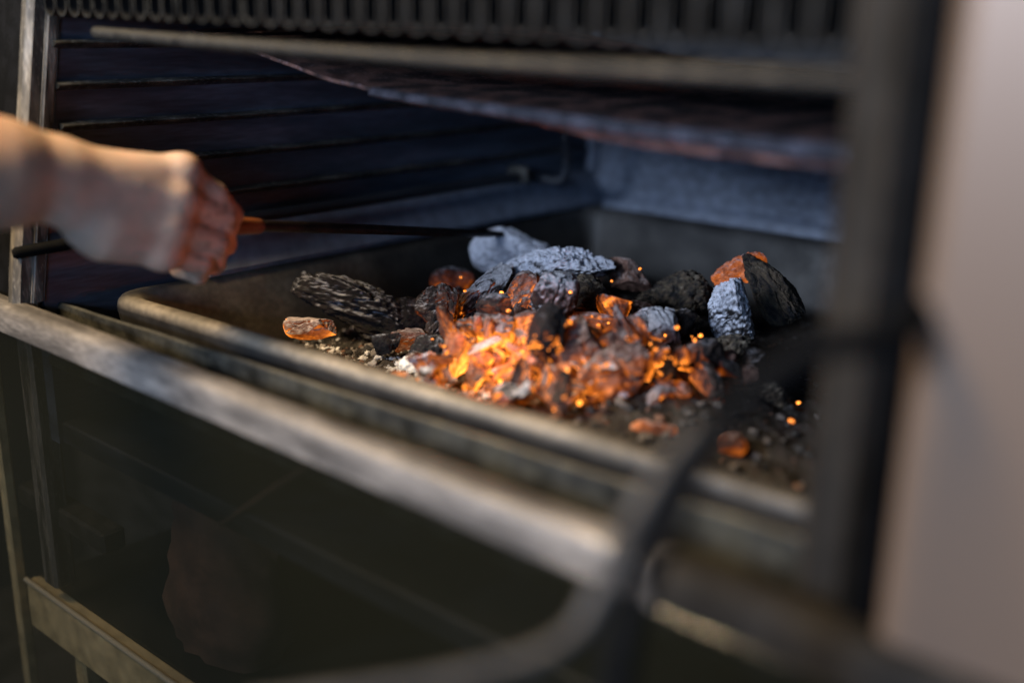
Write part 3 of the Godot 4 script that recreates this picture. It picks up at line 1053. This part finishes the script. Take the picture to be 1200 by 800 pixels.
func build_coals() -> void:
	coal("charcoal_lump", "smooth domed charcoal lump in blue-grey ash under the poker tip", Vector3(-0.7986, 0.0000, -0.9338), Vector3(0.8095, 0.1726, -0.5611), Vector3(0.0550, 0.0314, 0.0236), {"p": 2.6, "ash": .95, "tone": 0, "amp": .05, "heat": -.3, "grain": .3})
	coal("charcoal_lump", "long charcoal lump with ridged white ash crust on top of the pile", Vector3(-0.6777, 0.0050, -0.8609), Vector3(0.8389, 0.1668, -0.5181), Vector3(0.0564, 0.0220, 0.0176), {"p": 2.8, "ash": .72, "tone": 0, "amp": .13, "heat": -.12, "grain": .5, "crust": 1})
	coal("charcoal_lump", "upright charcoal block with white ash cap in front of the crusted lump", Vector3(-0.5967, 0.0080, -0.7506), Vector3(0.0296, 0.9958, -0.0862), Vector3(0.0295, 0.0264, 0.0211), {"p": 3.2, "ash": .5, "tone": 1, "amp": .1, "heat": -.12, "grain": .8, "crust": 1})
	coal("charred_log", "long black charred log with bluish ash along its top", Vector3(-0.8100, -0.0300, -0.7124), Vector3(0.8657, -0.2304, -0.4443), Vector3(0.0730, 0.0243, 0.0219), {"p": 3.0, "ash": .2, "tone": 0, "amp": .12, "heat": -.45, "grain": 1, "crust": 1})
	coal("charcoal_chip", "flat pale ashy chip with orange glowing rim beside the black log", Vector3(-0.7961, -0.0280, -0.6320), Vector3(0.8863, -0.0784, -0.4564), Vector3(0.0285, 0.0122, 0.0122), {"p": 2.4, "ash": .55, "tone": 2, "amp": .06, "heat": .36, "grain": .4, "rim": 1})
	coal("charcoal_piece", "tilted split charcoal piece with grey ash end and orange base", Vector3(-0.7129, -0.0050, -0.7797), Vector3(0.1936, 0.6765, -0.7105), Vector3(0.0393, 0.0171, 0.0154), {"p": 3.6, "ash": .5, "tone": 1, "amp": .07, "heat": .06, "grain": .8})
	coal("charcoal_lump", "rounded brown charcoal lump with an orange glowing rim at left of the pile", Vector3(-0.7134, -0.0120, -0.7231), Vector3(0.8132, -0.4889, 0.3158), Vector3(0.0272, 0.0263, 0.0237), {"p": 2.5, "ash": .15, "tone": 1, "amp": .09, "heat": .16, "grain": .6, "rim": 1})
	coal("charcoal_lump", "small dark charcoal lump with glowing specks behind the rounded brown lump", Vector3(-0.8287, -0.0300, -0.8605), Vector3(0.6362, 0.3530, -0.6861), Vector3(0.0250, 0.0212, 0.0191), {"p": 2.4, "ash": .2, "tone": 1, "amp": .08, "heat": .3, "grain": .3})
	coal("charcoal_log", "short plum-brown charcoal log end at the back of the pile with one ember spot", Vector3(-0.6353, 0.0000, -0.9229), Vector3(0.1344, 0.3335, 0.9331), Vector3(0.0197, 0.0170, 0.0272), {"p": 3.5, "ash": .3, "tone": 2, "amp": .04, "heat": -.1, "grain": .4})
	coal("charcoal_log", "round log end showing a dull red ring on its cut face", Vector3(-0.5569, 0.0060, -0.7923), Vector3(0.6838, 0.1422, 0.7157), Vector3(0.0274, 0.0164, 0.0164), {"p": 5, "ash": .15, "tone": 1, "amp": .05, "heat": .14, "grain": .3, "ring": 1})
	coal("charcoal_lump", "ball of charcoal in soft grey ash with upright grain at the right of the pile", Vector3(-0.5116, -0.0140, -0.7962), Vector3(0.0590, 0.9970, -0.0505), Vector3(0.0253, 0.0299, 0.0284), {"p": 2.3, "ash": .62, "tone": 1, "amp": .07, "heat": -.02, "grain": 1})
	coal("charcoal_lump", "tall white-spotted ashy charcoal lump below the twisted piece", Vector3(-0.4864, -0.0050, -0.8854), Vector3(-0.2477, 0.9682, -0.0338), Vector3(0.0329, 0.0241, 0.0217), {"p": 2.5, "ash": .66, "tone": 0, "amp": .14, "heat": -.3, "grain": .1, "crust": 1})
	coal("twisted_charcoal", "dark brown striated charcoal piece tapering upward, behind the tall white-spotted lump", Vector3(-0.4857, 0.0080, -0.9535), Vector3(0.6358, -0.7269, -0.2595), Vector3(0.0411, 0.0184, 0.0148), {"p": 2.2, "ash": .12, "tone": 3, "amp": .14, "heat": -.1, "grain": 1, "taper": .62})
	coal("charcoal_chip", "orange-red lit charcoal chip leaning on the twisted brown piece", Vector3(-0.5209, 0.0200, -0.9551), Vector3(0.5990, 0.4212, -0.6810), Vector3(0.0299, 0.0145, 0.0145), {"p": 2.4, "ash": .1, "tone": 4, "amp": .13, "heat": .46, "grain": .5})
	coal("charcoal_lump", "crumbly dim brown charcoal lump in the shade behind the grey ball", Vector3(-0.5891, -0.0200, -0.9469), Vector3(0.8874, 0.2074, -0.4117), Vector3(0.0339, 0.0223, 0.0223), {"p": 2.1, "ash": .15, "tone": 3, "amp": .2, "heat": -.15, "grain": .1, "crust": 1})
	coal("charcoal_lump", "black pitted charcoal lump with pinkish ember pits at the middle of the pile", Vector3(-0.5288, 0.0180, -0.6584), Vector3(0.1989, 0.9709, -0.1333), Vector3(0.0214, 0.0165, 0.0132), {"p": 2.8, "ash": .02, "tone": 0, "amp": .16, "heat": -.25, "grain": .3, "crust": 1, "pits": 1})
	coal("charcoal_wedge", "orange-red charcoal wedge under the white-capped block", Vector3(-0.5640, -0.0040, -0.7622), Vector3(0.8916, -0.2207, -0.3953), Vector3(0.0285, 0.0131, 0.0118), {"p": 3.2, "ash": .1, "tone": 4, "amp": .09, "heat": .24, "grain": .7})
	coal("charcoal_slab", "broad pinkish-grey ash slab leaning in front of the black pitted lump", Vector3(-0.5175, -0.0060, -0.6799), Vector3(0.5030, 0.6786, -0.5352), Vector3(0.0344, 0.0287, 0.0144), {"p": 4.5, "ash": .35, "tone": 2, "amp": .06, "heat": .05, "grain": .6})
	coal("charcoal_slab", "triangular rosy slab with glowing edge at the front right of the hot centre", Vector3(-0.4746, -0.0160, -0.6832), Vector3(0.6396, 0.5953, -0.4864), Vector3(0.0322, 0.0212, 0.0127), {"p": 3.6, "ash": .3, "tone": 2, "amp": .08, "heat": .12, "grain": .6})
	coal("charcoal_log", "brown log end with glowing orange underside at the left of the hot centre", Vector3(-0.6171, -0.0040, -0.6787), Vector3(0.9296, 0.0066, -0.3686), Vector3(0.0292, 0.0150, 0.0135), {"p": 3.6, "ash": .2, "tone": 1, "amp": .06, "heat": .16, "grain": .5, "arch": 1})
	coal("charcoal_log", "small hollow brown log above the glowing log end with a dark mouth", Vector3(-0.6334, 0.0040, -0.7183), Vector3(0.9710, 0.1671, -0.1710), Vector3(0.0218, 0.0132, 0.0119), {"p": 3.2, "ash": .2, "tone": 1, "amp": .06, "heat": .06, "grain": .5})
	coal("charcoal_block", "square orange-brown ember block at the front of the hot centre", Vector3(-0.5907, -0.0260, -0.6437), Vector3(0.5555, 0.7730, -0.3065), Vector3(0.0195, 0.0187, 0.0131), {"p": 4.2, "ash": .25, "tone": 2, "amp": .06, "heat": .19, "grain": .6})
	coal("charcoal_stick", "upright orange ember stick left of the square block", Vector3(-0.6260, -0.0300, -0.6600), Vector3(-0.0624, 0.9786, -0.1963), Vector3(0.0247, 0.0105, 0.0105), {"p": 3.0, "ash": .05, "tone": 4, "amp": .1, "heat": .3, "grain": .9})
	coal("charcoal_block", "small grey and orange block near the black log end by the pan lip", Vector3(-0.7278, -0.0440, -0.6979), Vector3(0.8916, -0.2207, -0.3953), Vector3(0.0255, 0.0173, 0.0138), {"p": 3.4, "ash": .3, "tone": 2, "amp": .1, "heat": .3, "grain": .5})
	coal("ash_lump", "bright white ash lump beside the pan lip", Vector3(-0.6786, -0.0480, -0.6591), Vector3(0.7311, 0.1130, -0.6729), Vector3(0.0163, 0.0117, 0.0105), {"p": 2.2, "ash": 1.6, "tone": 5, "amp": .12, "heat": -.6, "grain": .1})
	coal("charcoal_stick", "curved bright ember stick lying across the hot centre", Vector3(-0.5575, -0.0160, -0.6557), Vector3(0.5298, 0.7144, -0.4571), Vector3(0.0277, 0.0064, 0.0064), {"p": 2.6, "ash": .05, "tone": 4, "amp": .1, "heat": .34, "grain": .9})
	coal("charcoal_stick", "burning stick sloping down beside the rounded brown lump", Vector3(-0.6400, -0.0080, -0.6604), Vector3(0.6468, -0.7623, 0.0252), Vector3(0.0278, 0.0083, 0.0083), {"p": 2.8, "ash": .1, "tone": 1, "amp": .1, "heat": .17, "grain": .9})
	coal("charcoal_block", "grey-brown block at the top of the hot centre with glowing flank", Vector3(-0.6569, -0.0040, -0.7822), Vector3(0.3808, 0.8498, -0.3645), Vector3(0.0273, 0.0248, 0.0199), {"p": 3.4, "ash": .3, "tone": 2, "amp": .09, "heat": .17, "grain": .6})
	coal("charcoal_wedge", "pointed grey wedge with orange side above the curved bright stick", Vector3(-0.5927, -0.0040, -0.7066), Vector3(0.3541, 0.8633, -0.3596), Vector3(0.0226, 0.0188, 0.0132), {"p": 3.4, "ash": .22, "tone": 2, "amp": .09, "heat": .22, "grain": .7})
	coal("charcoal_stick", "thin pale stick standing before the red ringed log end", Vector3(-0.5192, 0.0060, -0.7488), Vector3(-0.3212, 0.9461, 0.0421), Vector3(0.0185, 0.0052, 0.0052), {"p": 2.6, "ash": .6, "tone": 2, "amp": .1, "heat": .08, "grain": .9})
	coal("charcoal_stick", "orange-pink stick lying on top of the broad pinkish slab", Vector3(-0.5055, 0.0020, -0.7020), Vector3(0.8264, 0.2219, -0.5176), Vector3(0.0254, 0.0056, 0.0056), {"p": 2.6, "ash": .2, "tone": 2, "amp": .1, "heat": .22, "grain": .9})
	coal("charcoal_stick", "short yellow-hot stick end pointing up above the rosy slab", Vector3(-0.5015, 0.0040, -0.7352), Vector3(0.5152, 0.6501, -0.5586), Vector3(0.0137, 0.0047, 0.0047), {"p": 2.8, "ash": .0, "tone": 4, "amp": .06, "heat": .34, "grain": .9})
	coal("charcoal_piece", "hooked glowing piece at the right end of the hot coals", Vector3(-0.4740, -0.0400, -0.7701), Vector3(0.7144, 0.3481, -0.6070), Vector3(0.0244, 0.0096, 0.0096), {"p": 2.4, "ash": .05, "tone": 4, "amp": .18, "heat": .36, "grain": .3})
	coal("charcoal_piece", "bright orange piece under the grey ball of charcoal", Vector3(-0.4977, -0.0340, -0.7679), Vector3(0.0480, 0.9143, -0.4021), Vector3(0.0150, 0.0172, 0.0155), {"p": 2.5, "ash": .05, "tone": 4, "amp": .15, "heat": .36, "grain": .3})
	coal("charcoal_piece", "dull red piece lying alone near the front right of the pan", Vector3(-0.4257, -0.0450, -0.6668), Vector3(0.7548, 0.0178, -0.6557), Vector3(0.0178, 0.0099, 0.0089), {"p": 2.4, "ash": .1, "tone": 1, "amp": .12, "heat": .34, "grain": .4})
	coal("charcoal_piece", "small round red ember behind the dark handle bar", Vector3(-0.3698, -0.0480, -0.6893), Vector3(0.7548, 0.0178, -0.6557), Vector3(0.0103, 0.0090, 0.0090), {"p": 2.2, "ash": .1, "tone": 1, "amp": .12, "heat": .37, "grain": .3})
	coal("charcoal_lump", "dark grey charcoal lump behind the hooked glowing piece at right", Vector3(-0.4760, -0.0400, -0.8389), Vector3(0.8098, 0.2808, -0.5151), Vector3(0.0358, 0.0242, 0.0242), {"p": 2.3, "ash": .3, "tone": 3, "amp": .15, "heat": -.12, "grain": .3, "crust": 1})
	coal("charcoal_lump", "black unlit charcoal lump at the front behind the pan lip", Vector3(-0.4859, -0.0550, -0.6923), Vector3(0.8339, -0.0957, -0.5435), Vector3(0.0324, 0.0141, 0.0141), {"p": 2.5, "ash": .02, "tone": 0, "amp": .14, "heat": -.5, "grain": .4, "crust": 1})
	coal("charcoal_lump", "wide black unlit lump between the lone red piece and the hooked piece", Vector3(-0.4581, -0.0550, -0.7471), Vector3(0.7893, 0.1409, -0.5976), Vector3(0.0303, 0.0137, 0.0137), {"p": 2.4, "ash": .04, "tone": 0, "amp": .14, "heat": -.5, "grain": .4, "crust": 1})
	coal("charcoal_lump", "grey half-burnt lump at the far right of the pan behind the handle bar", Vector3(-0.4157, -0.0500, -0.7981), Vector3(0.7893, 0.1409, -0.5976), Vector3(0.0306, 0.0182, 0.0182), {"p": 2.3, "ash": .28, "tone": 3, "amp": .14, "heat": -.4, "grain": .3, "crust": 1})
	coal("charcoal_lump", "dark crumbly lump between black log and rounded brown lump", Vector3(-0.7735, -0.0350, -0.7373), Vector3(0.8992, -0.2459, -0.3620), Vector3(0.0242, 0.0173, 0.0173), {"p": 2.3, "ash": .08, "tone": 0, "amp": .16, "heat": -.3, "grain": .4, "crust": 1})
	coal("charcoal_lump", "sooty lump below the rounded brown lump at the left flank of the pile", Vector3(-0.6816, -0.0440, -0.6818), Vector3(0.4094, 0.8342, -0.3694), Vector3(0.0214, 0.0237, 0.0214), {"p": 2.5, "ash": .06, "tone": 0, "amp": .13, "heat": -.12, "grain": .5, "crust": 1})
	coal("charcoal_lump", "brown-black lump under the ridged white crust behind the red ring", Vector3(-0.6160, -0.0020, -0.8308), Vector3(0.8889, -0.0242, -0.4575), Vector3(0.0267, 0.0167, 0.0150), {"p": 2.5, "ash": .15, "tone": 3, "amp": .14, "heat": -.08, "grain": .6, "crust": 1})
	coal("charcoal_piece", "tall flame-orange piece at the lower front of the hot centre", Vector3(-0.5320, -0.0400, -0.6771), Vector3(-0.0249, 0.9735, -0.2273), Vector3(0.0171, 0.0093, 0.0093), {"p": 3.0, "ash": .0, "tone": 4, "amp": .1, "heat": .32, "grain": .8})
	coal("charcoal_piece", "bent orange piece in front of the flame-orange piece near the lip", Vector3(-0.5456, -0.0480, -0.6715), Vector3(0.2714, 0.8593, -0.4335), Vector3(0.0187, 0.0072, 0.0072), {"p": 2.7, "ash": .0, "tone": 4, "amp": .12, "heat": .30, "grain": .8})
	coal("charcoal_piece", "brown-red shard below the broad pinkish slab", Vector3(-0.5163, -0.0400, -0.7013), Vector3(0.5964, 0.5501, -0.5846), Vector3(0.0216, 0.0101, 0.0101), {"p": 3.0, "ash": .1, "tone": 1, "amp": .1, "heat": .2, "grain": .7})


func build_fragments() -> void:
	# broken bits that fill the gaps between the larger pieces
	var rng := RandomNumberGenerator.new()
	rng.seed = 77
	for i in 90:
		var a := rng.randf() * TAU
		var r := sqrt(rng.randf())
		var x := -0.605 + cos(a) * r * 0.20
		var z := -0.745 + sin(a) * r * 0.165
		var s := rng.randf_range(0.007, 0.015)
		if x > -0.585 and z > -0.725:
			continue
		var g := Vector3(rng.randfn(), rng.randfn() * 0.5, rng.randfn())
		var tone := rng.randi_range(0, 3)
		var at := Vector3(x, bed_height(x, z) + 0.006 + s * 0.5 + 0.012 * rng.randf(), z)
		coal("charcoal_fragment", ["small black charcoal bit", "small brown charcoal bit", "small greyish charcoal bit", "small mossy-brown charcoal bit"][tone], at, g, Vector3(s * 1.4, s * 0.8, s * rng.randf_range(0.6, 1.0)), {"p": 3.2, "ash": rng.randf_range(0.0, 0.28), "tone": tone, "amp": 0.13, "heat": rng.randf_range(-0.08, 0.08), "grain": 0.6, "crust": i % 2})


func build_embers() -> void:
	# thin curled flakes of burning bark and wood, tumbled over the hot centre
	var rng := RandomNumberGenerator.new()
	rng.seed = 14
	for i in 165:
		var r := sqrt(rng.randf())
		var a := rng.randf() * TAU
		var along := cos(a) * r * 0.125
		var deep := sin(a) * r * 0.062
		var x := HOT.x + 0.02 + along * 0.80 + deep * -0.55
		var z := HOT.z - 0.008 - along * 0.60 - deep * 0.80
		var len := 0.006 + 0.012 * pow(rng.randf(), 1.6)
		var g := Vector3(rng.randfn() * 0.8, rng.randfn() * 0.9, rng.randfn() * 0.8)
		var near := 1.0 - r
		var heat := rng.randf_range(0.0, 0.24) + 0.12 * near
		var what: String = ["rosy-grey curled flake", "dull red curled flake", "bright orange curled flake"][clampi(int(heat * 9.0), 0, 2)]
		var at := Vector3(x, bed_height(x, z) + 0.007 + 0.030 * rng.randf() + 0.008 * near, z)
		coal("glowing_flake", what, at, g, Vector3(len, len * rng.randf_range(0.12, 0.26), len * rng.randf_range(0.35, 0.75)), {"p": 3.4, "ash": rng.randf_range(0.0, 0.6), "tone": [2, 2, 4, 1][rng.randi_range(0, 3)], "amp": 0.10, "heat": heat, "grain": 0.8, "curl": rng.randf_range(-0.95, 0.95)})
	var dot := nugget(3, 31, 0.3, true, 1.0)
	var dim := nugget(3, 32, 0.3, true, 0.72)
	var spots: Array = [Vector3(-0.785, -0.010, -0.827), Vector3(-0.752, -0.010, -0.734), Vector3(-0.764, -0.010, -0.751), Vector3(-0.548, -0.030, -0.639), Vector3(-0.547, -0.030, -0.653), Vector3(-0.539, -0.030, -0.631), Vector3(-0.563, -0.030, -0.641), Vector3(-0.582, -0.030, -0.653), Vector3(-0.570, -0.030, -0.637), Vector3(-0.551, -0.030, -0.664), Vector3(-0.534, -0.030, -0.665), Vector3(-0.519, -0.030, -0.639), Vector3(-0.483, -0.030, -0.645), Vector3(-0.488, -0.030, -0.619), Vector3(-0.504, -0.030, -0.742), Vector3(-0.493, -0.030, -0.769), Vector3(-0.507, -0.030, -0.772), Vector3(-0.475, -0.030, -0.747), Vector3(-0.484, -0.030, -0.864), Vector3(-0.488, -0.020, -0.868), Vector3(-0.482, -0.020, -0.949), Vector3(-0.447, -0.050, -0.725), Vector3(-0.436, -0.050, -0.744), Vector3(-0.434, -0.050, -0.723), Vector3(-0.382, -0.050, -0.819), Vector3(-0.366, -0.050, -0.775), Vector3(-0.562, 0.030, -0.792), Vector3(-0.563, 0.030, -0.732), Vector3(-0.464, 0.020, -0.678), Vector3(-0.597, 0.020, -0.889), Vector3(-0.520, 0.020, -0.653), Vector3(-0.525, 0.020, -0.684), Vector3(-0.516, 0.020, -0.712), Vector3(-0.643, 0.015, -0.732), Vector3(-0.642, 0.015, -0.715), Vector3(-0.609, 0.010, -0.703), Vector3(-0.510, 0.010, -0.651), Vector3(-0.514, 0.010, -0.695), Vector3(-0.713, 0.000, -0.757)]
	for i in 45:
		var r := sqrt(rng.randf())
		var a := rng.randf() * TAU
		var x := -0.545 + cos(a) * r * 0.10 - sin(a) * r * 0.05
		var z := -0.70 - cos(a) * r * 0.08 - sin(a) * r * 0.06
		spots.append(Vector3(x, bed_height(x, z) + 0.018 + 0.02 * rng.randf(), z))
	for i in spots.size():
		var o := MeshInstance3D.new()
		o.name = numbered("ember_spark_glow")
		o.mesh = dot if i < 12 or i % 3 == 0 else dim
		o.material_override = spark_mat
		o.position = spots[i]
		var s := 0.0006 + 0.0012 * pow(rng.randf(), 2.0)
		o.basis = Basis.from_euler(Vector3(i, i * 2.0, 0)).scaled_local(Vector3(s * 1.5, s, s))
		add_child(o)
		tag(o, beside("tiny yellow-hot spark", spots[i]), "spark", "tiny sparks among the charcoal")


func build_poker() -> void:
	var o := thing("poker", "thin dark metal poker held over the back of the coals", "poker", Vector3(-0.7556, 0.1062, -0.4213))
	var at := -o.position
	part("shaft", Kit.new().tube([Vector3(-0.7556, 0.1062, -0.4213), Vector3(-0.776, 0.0757, -0.60), Vector3(-0.7965, 0.0440, -0.785), Vector3(-0.8085, 0.0245, -0.90)], [0.0052, 0.0052, 0.0046, 0.0042], 12, 6).made(60), mats.rod, o, at)
	part("handle", Kit.new().tube([Vector3(-0.7556, 0.1062, -0.4213), Vector3(-0.7610, 0.0977, -0.4697), Vector3(-0.7665, 0.0893, -0.5182), Vector3(-0.7712, 0.0821, -0.5597)], [0.0078, 0.0086, 0.0082, 0.0066], 14, 6).made(60), mats.wood, o, at)
	part("tip", Kit.new().tube([Vector3(-0.8080, 0.0252, -0.896), Vector3(-0.8115, 0.0200, -0.925), Vector3(-0.8146, 0.0165, -0.948)], [0.0050, 0.0055, 0.0030], 12, 4, 0.7).made(60), mats.rod, o, at)


# ---------------------------------------------------------------- the person
func build_person() -> void:
	var o := thing("person", "bare right hand and forearm reaching in to grip the wooden poker handle", "person", Vector3(-0.75, 0.1, -0.40))
	var J := {
		"E": Vector3(-0.7909, 0.1725, -0.2355), "F": Vector3(-0.7734, 0.1475, -0.3439), "W": Vector3(-0.7700, 0.1410, -0.3800),
		"iM": Vector3(-0.756, 0.1369, -0.4785), "mM": Vector3(-0.7465, 0.1174, -0.4693), "rM": Vector3(-0.7449, 0.0967, -0.4598), "pM": Vector3(-0.750, 0.0773, -0.4532),
		"iP": Vector3(-0.7514, 0.1178, -0.5038), "iD": Vector3(-0.7545, 0.0987, -0.5211), "iT": Vector3(-0.7755, 0.0827, -0.5229),
		"mP": Vector3(-0.7494, 0.0994, -0.5093), "mD": Vector3(-0.7598, 0.0742, -0.5165), "mT": Vector3(-0.7799, 0.0619, -0.5109),
		"rP": Vector3(-0.7460, 0.0802, -0.4991), "rD": Vector3(-0.7605, 0.0591, -0.5059), "rT": Vector3(-0.7828, 0.0559, -0.4992),
		"pP": Vector3(-0.7485, 0.0643, -0.4852), "pD": Vector3(-0.7633, 0.0517, -0.4909), "pT": Vector3(-0.7847, 0.0534, -0.4856),
		"tC": Vector3(-0.777, 0.1268, -0.411), "tM": Vector3(-0.7912, 0.1096, -0.4608), "tI": Vector3(-0.7873, 0.0965, -0.5044), "tT": Vector3(-0.7625, 0.0888, -0.5227),
		"h1": Vector3(-0.765, 0.112, -0.405), "h2": Vector3(-0.762, 0.098, -0.415),
	}
	# chains: from, to, radius at each; the fourth number picks the group that joins softly within itself
	var bones := [
		["E", "F", 0.045, 0.037, 0], ["F", "W", 0.037, 0.029, 0],
		["W", "iM", 0.025, 0.0135, 0], ["W", "mM", 0.026, 0.0135, 0], ["h1", "rM", 0.026, 0.0125, 0], ["h2", "pM", 0.024, 0.0115, 0], ["iM", "pM", 0.0125, 0.0110, 0],
		["W", "tC", 0.025, 0.020, 0], ["tC", "tM", 0.019, 0.0125, 0],
		["iM", "iP", 0.0118, 0.0098, 1], ["iP", "iD", 0.0098, 0.0086, 1], ["iD", "iT", 0.0086, 0.0074, 1],
		["mM", "mP", 0.0118, 0.0100, 2], ["mP", "mD", 0.0100, 0.0088, 2], ["mD", "mT", 0.0088, 0.0078, 2],
		["rM", "rP", 0.0112, 0.0096, 3], ["rP", "rD", 0.0096, 0.0084, 3], ["rD", "rT", 0.0084, 0.0076, 3],
		["pM", "pP", 0.0104, 0.0084, 4], ["pP", "pD", 0.0084, 0.0076, 4], ["pD", "pT", 0.0076, 0.0068, 4],
		["tM", "tI", 0.0122, 0.0108, 5], ["tI", "tT", 0.0108, 0.0088, 5],
	]
	var out := Vector3(0.56, 0.42, 0.71)   # the way the back of the hand faces
	for q in [["iM", 0.0030], ["mM", 0.0034], ["rM", 0.0032], ["pM", 0.0026]]:
		var k_: Vector3 = J[q[0]] + out * 0.0050
		J[q[0] + "k"] = k_
		J[q[0] + "t"] = J["W"].lerp(J[q[0]], 0.38) + out * 0.0155
		J[q[0] + "u"] = k_ + out * 0.0012
		bones.append([q[0] + "t", q[0] + "u", 0.0030, 0.0042, 6])
		bones.append([q[0] + "k", q[0] + "u", 0.0095, 0.0085, 0])
	J["v1"] = J["W"].lerp(J["rM"], 0.30) + out * 0.021
	J["v2"] = J["W"].lerp(J["mM"], 0.72) + out * 0.0165
	bones.append(["v1", "v2", 0.0022, 0.0020, 6])
	J["ulna"] = J["W"] + Vector3(0.012, -0.020, -0.002)
	bones.append(["ulna", "W", 0.012, 0.012, 0])
	var segs := []
	for q in bones:
		segs.append([J[q[0]], J[q[1]], q[2], q[3], q[4]])
	var field := func(p: Vector3) -> float:
		var d := [9.0, 9.0, 9.0, 9.0, 9.0, 9.0, 9.0]
		for s in segs:
			var a: Vector3 = s[0]
			var ab: Vector3 = s[1] - a
			var t := clampf((p - a).dot(ab) / ab.length_squared(), 0, 1)
			var x := p.distance_to(a + ab * t) - lerpf(s[2], s[3], t)
			var g: int = s[4]
			var kk := 0.012 if g == 0 else 0.003
			var h := maxf(kk - absf(d[g] - x), 0.0) / kk
			d[g] = minf(d[g], x) - h * h * kk * 0.25
		var r: float = d[0]
		for g in range(1, 7):
			var kk := 0.0045 if g < 6 else 0.009
			var h := maxf(kk - absf(r - d[g]), 0.0) / kk
			r = minf(r, d[g]) - h * h * kk * 0.25
		return r
	var k := nets(segs, field, 0.0028)
	for p in k.v:
		var red := 0.0
		for j in ["iM", "mM", "rM", "pM", "mP", "rP", "iT"]:
			red = maxf(red, exp(-pow(p.distance_to(J[j]) / 0.016, 2.0)))
		var f := n1_at(p * 60.0)
		var col := Color(0.52, 0.355, 0.25).lerp(Color(0.50, 0.27, 0.20), clampf(red * 0.35 + f * 0.3, 0, 1))
		var forearm_shade := smoothstep(-0.385, -0.33, p.z)  # forearm darkened: its shading is put into the skin colour
		col = col.lerp(Color(0.33, 0.19, 0.115), 0.75 * forearm_shade)
		# soot on the fingers from handling charcoal
		var soot_and_shade := smoothstep(0.05, 0.35, n1_at(p * 95.0)) * smoothstep(-0.455, -0.49, p.z)
		col = col.lerp(Color(0.10, 0.07, 0.055), 0.5 * soot_and_shade)
		k.c.append(col * (1.0 + 0.16 * f + 0.10 * n2.get_noise_3dv(p * 300.0)))
	part("arm", k.made(180), mats.skin, o, -o.position)
	# the rolled sleeve and what it covers, beyond the picture's edge
	part("sleeve", Kit.new().tube([Vector3(-0.7831, 0.1614, -0.2836), Vector3(-0.7909, 0.1725, -0.2355), Vector3(-0.8102, 0.1958, -0.1577), Vector3(-0.8595, 0.2292, -0.0399), Vector3(-0.9557, 0.2680, 0.0786), Vector3(-1.0819, 0.3169, 0.2071)], [0.052, 0.056, 0.062, 0.060, 0.064, 0.070], 24, 6).made(60), mats.cloth, o, -o.position)


# surface nets: one vertex in each cell that the surface crosses, one quad round each crossed edge
func nets(segs: Array, field: Callable, cell: float) -> Kit:
	var k := Kit.new()
	var vals := {}
	var blocks := {}
	var bs := 4
	for s in segs:
		var a: Vector3 = s[0]
		var b: Vector3 = s[1]
		var r: float = maxf(s[2], s[3]) + cell * 2.0
		var lo := (a.min(b) - Vector3.ONE * r) / (cell * bs)
		var hi := (a.max(b) + Vector3.ONE * r) / (cell * bs)
		for x in range(floori(lo.x), ceili(hi.x) + 1):
			for y in range(floori(lo.y), ceili(hi.y) + 1):
				for z in range(floori(lo.z), ceili(hi.z) + 1):
					blocks[Vector3i(x, y, z)] = true
	var live := []
	for q in blocks:
		var mid := (Vector3(q) + Vector3.ONE * 0.5) * cell * bs
		if absf(field.call(mid)) < cell * bs * 1.1 + 0.004:
			live.append(q)
	for q in live:
		for x in bs + 1:
			for y in bs + 1:
				for z in bs + 1:
					var g := Vector3i(q.x * bs + x, q.y * bs + y, q.z * bs + z)
					if not vals.has(g):
						vals[g] = field.call(Vector3(g) * cell)
	var ids := {}
	var corners := []
	for c in 8:
		corners.append(Vector3i(c & 1, (c >> 1) & 1, (c >> 2) & 1))
	for g in vals:
		var sum := Vector3.ZERO
		var n := 0
		var whole := true
		var cv := []
		for c in corners:
			if not vals.has(g + c):
				whole = false
				break
			cv.append(vals[g + c])
		if not whole:
			continue
		for i in 8:
			for ax in 3:
				if (i >> ax) & 1:
					continue
				var j := i | (1 << ax)
				if (cv[i] < 0.0) != (cv[j] < 0.0):
					var t: float = cv[i] / (cv[i] - cv[j])
					sum += Vector3(corners[i]).lerp(Vector3(corners[j]), t)
					n += 1
		if n:
			ids[g] = k.v.size()
			k.v.append((Vector3(g) + sum / n) * cell)
	for g in ids:
		for ax in 3:
			var e := Vector3i.ZERO
			e[ax] = 1
			if not vals.has(g + e):
				continue
			var inside: bool = vals[g] < 0.0
			if inside == (vals[g + e] < 0.0):
				continue
			var p := Vector3i.ZERO
			var q := Vector3i.ZERO
			p[(ax + 1) % 3] = 1
			q[(ax + 2) % 3] = 1
			if ids.has(g - p) and ids.has(g - q) and ids.has(g - p - q):
				if inside:
					k.quad(ids[g], ids[g - p], ids[g - p - q], ids[g - q])
				else:
					k.quad(ids[g], ids[g - q], ids[g - p - q], ids[g - p])
	return k
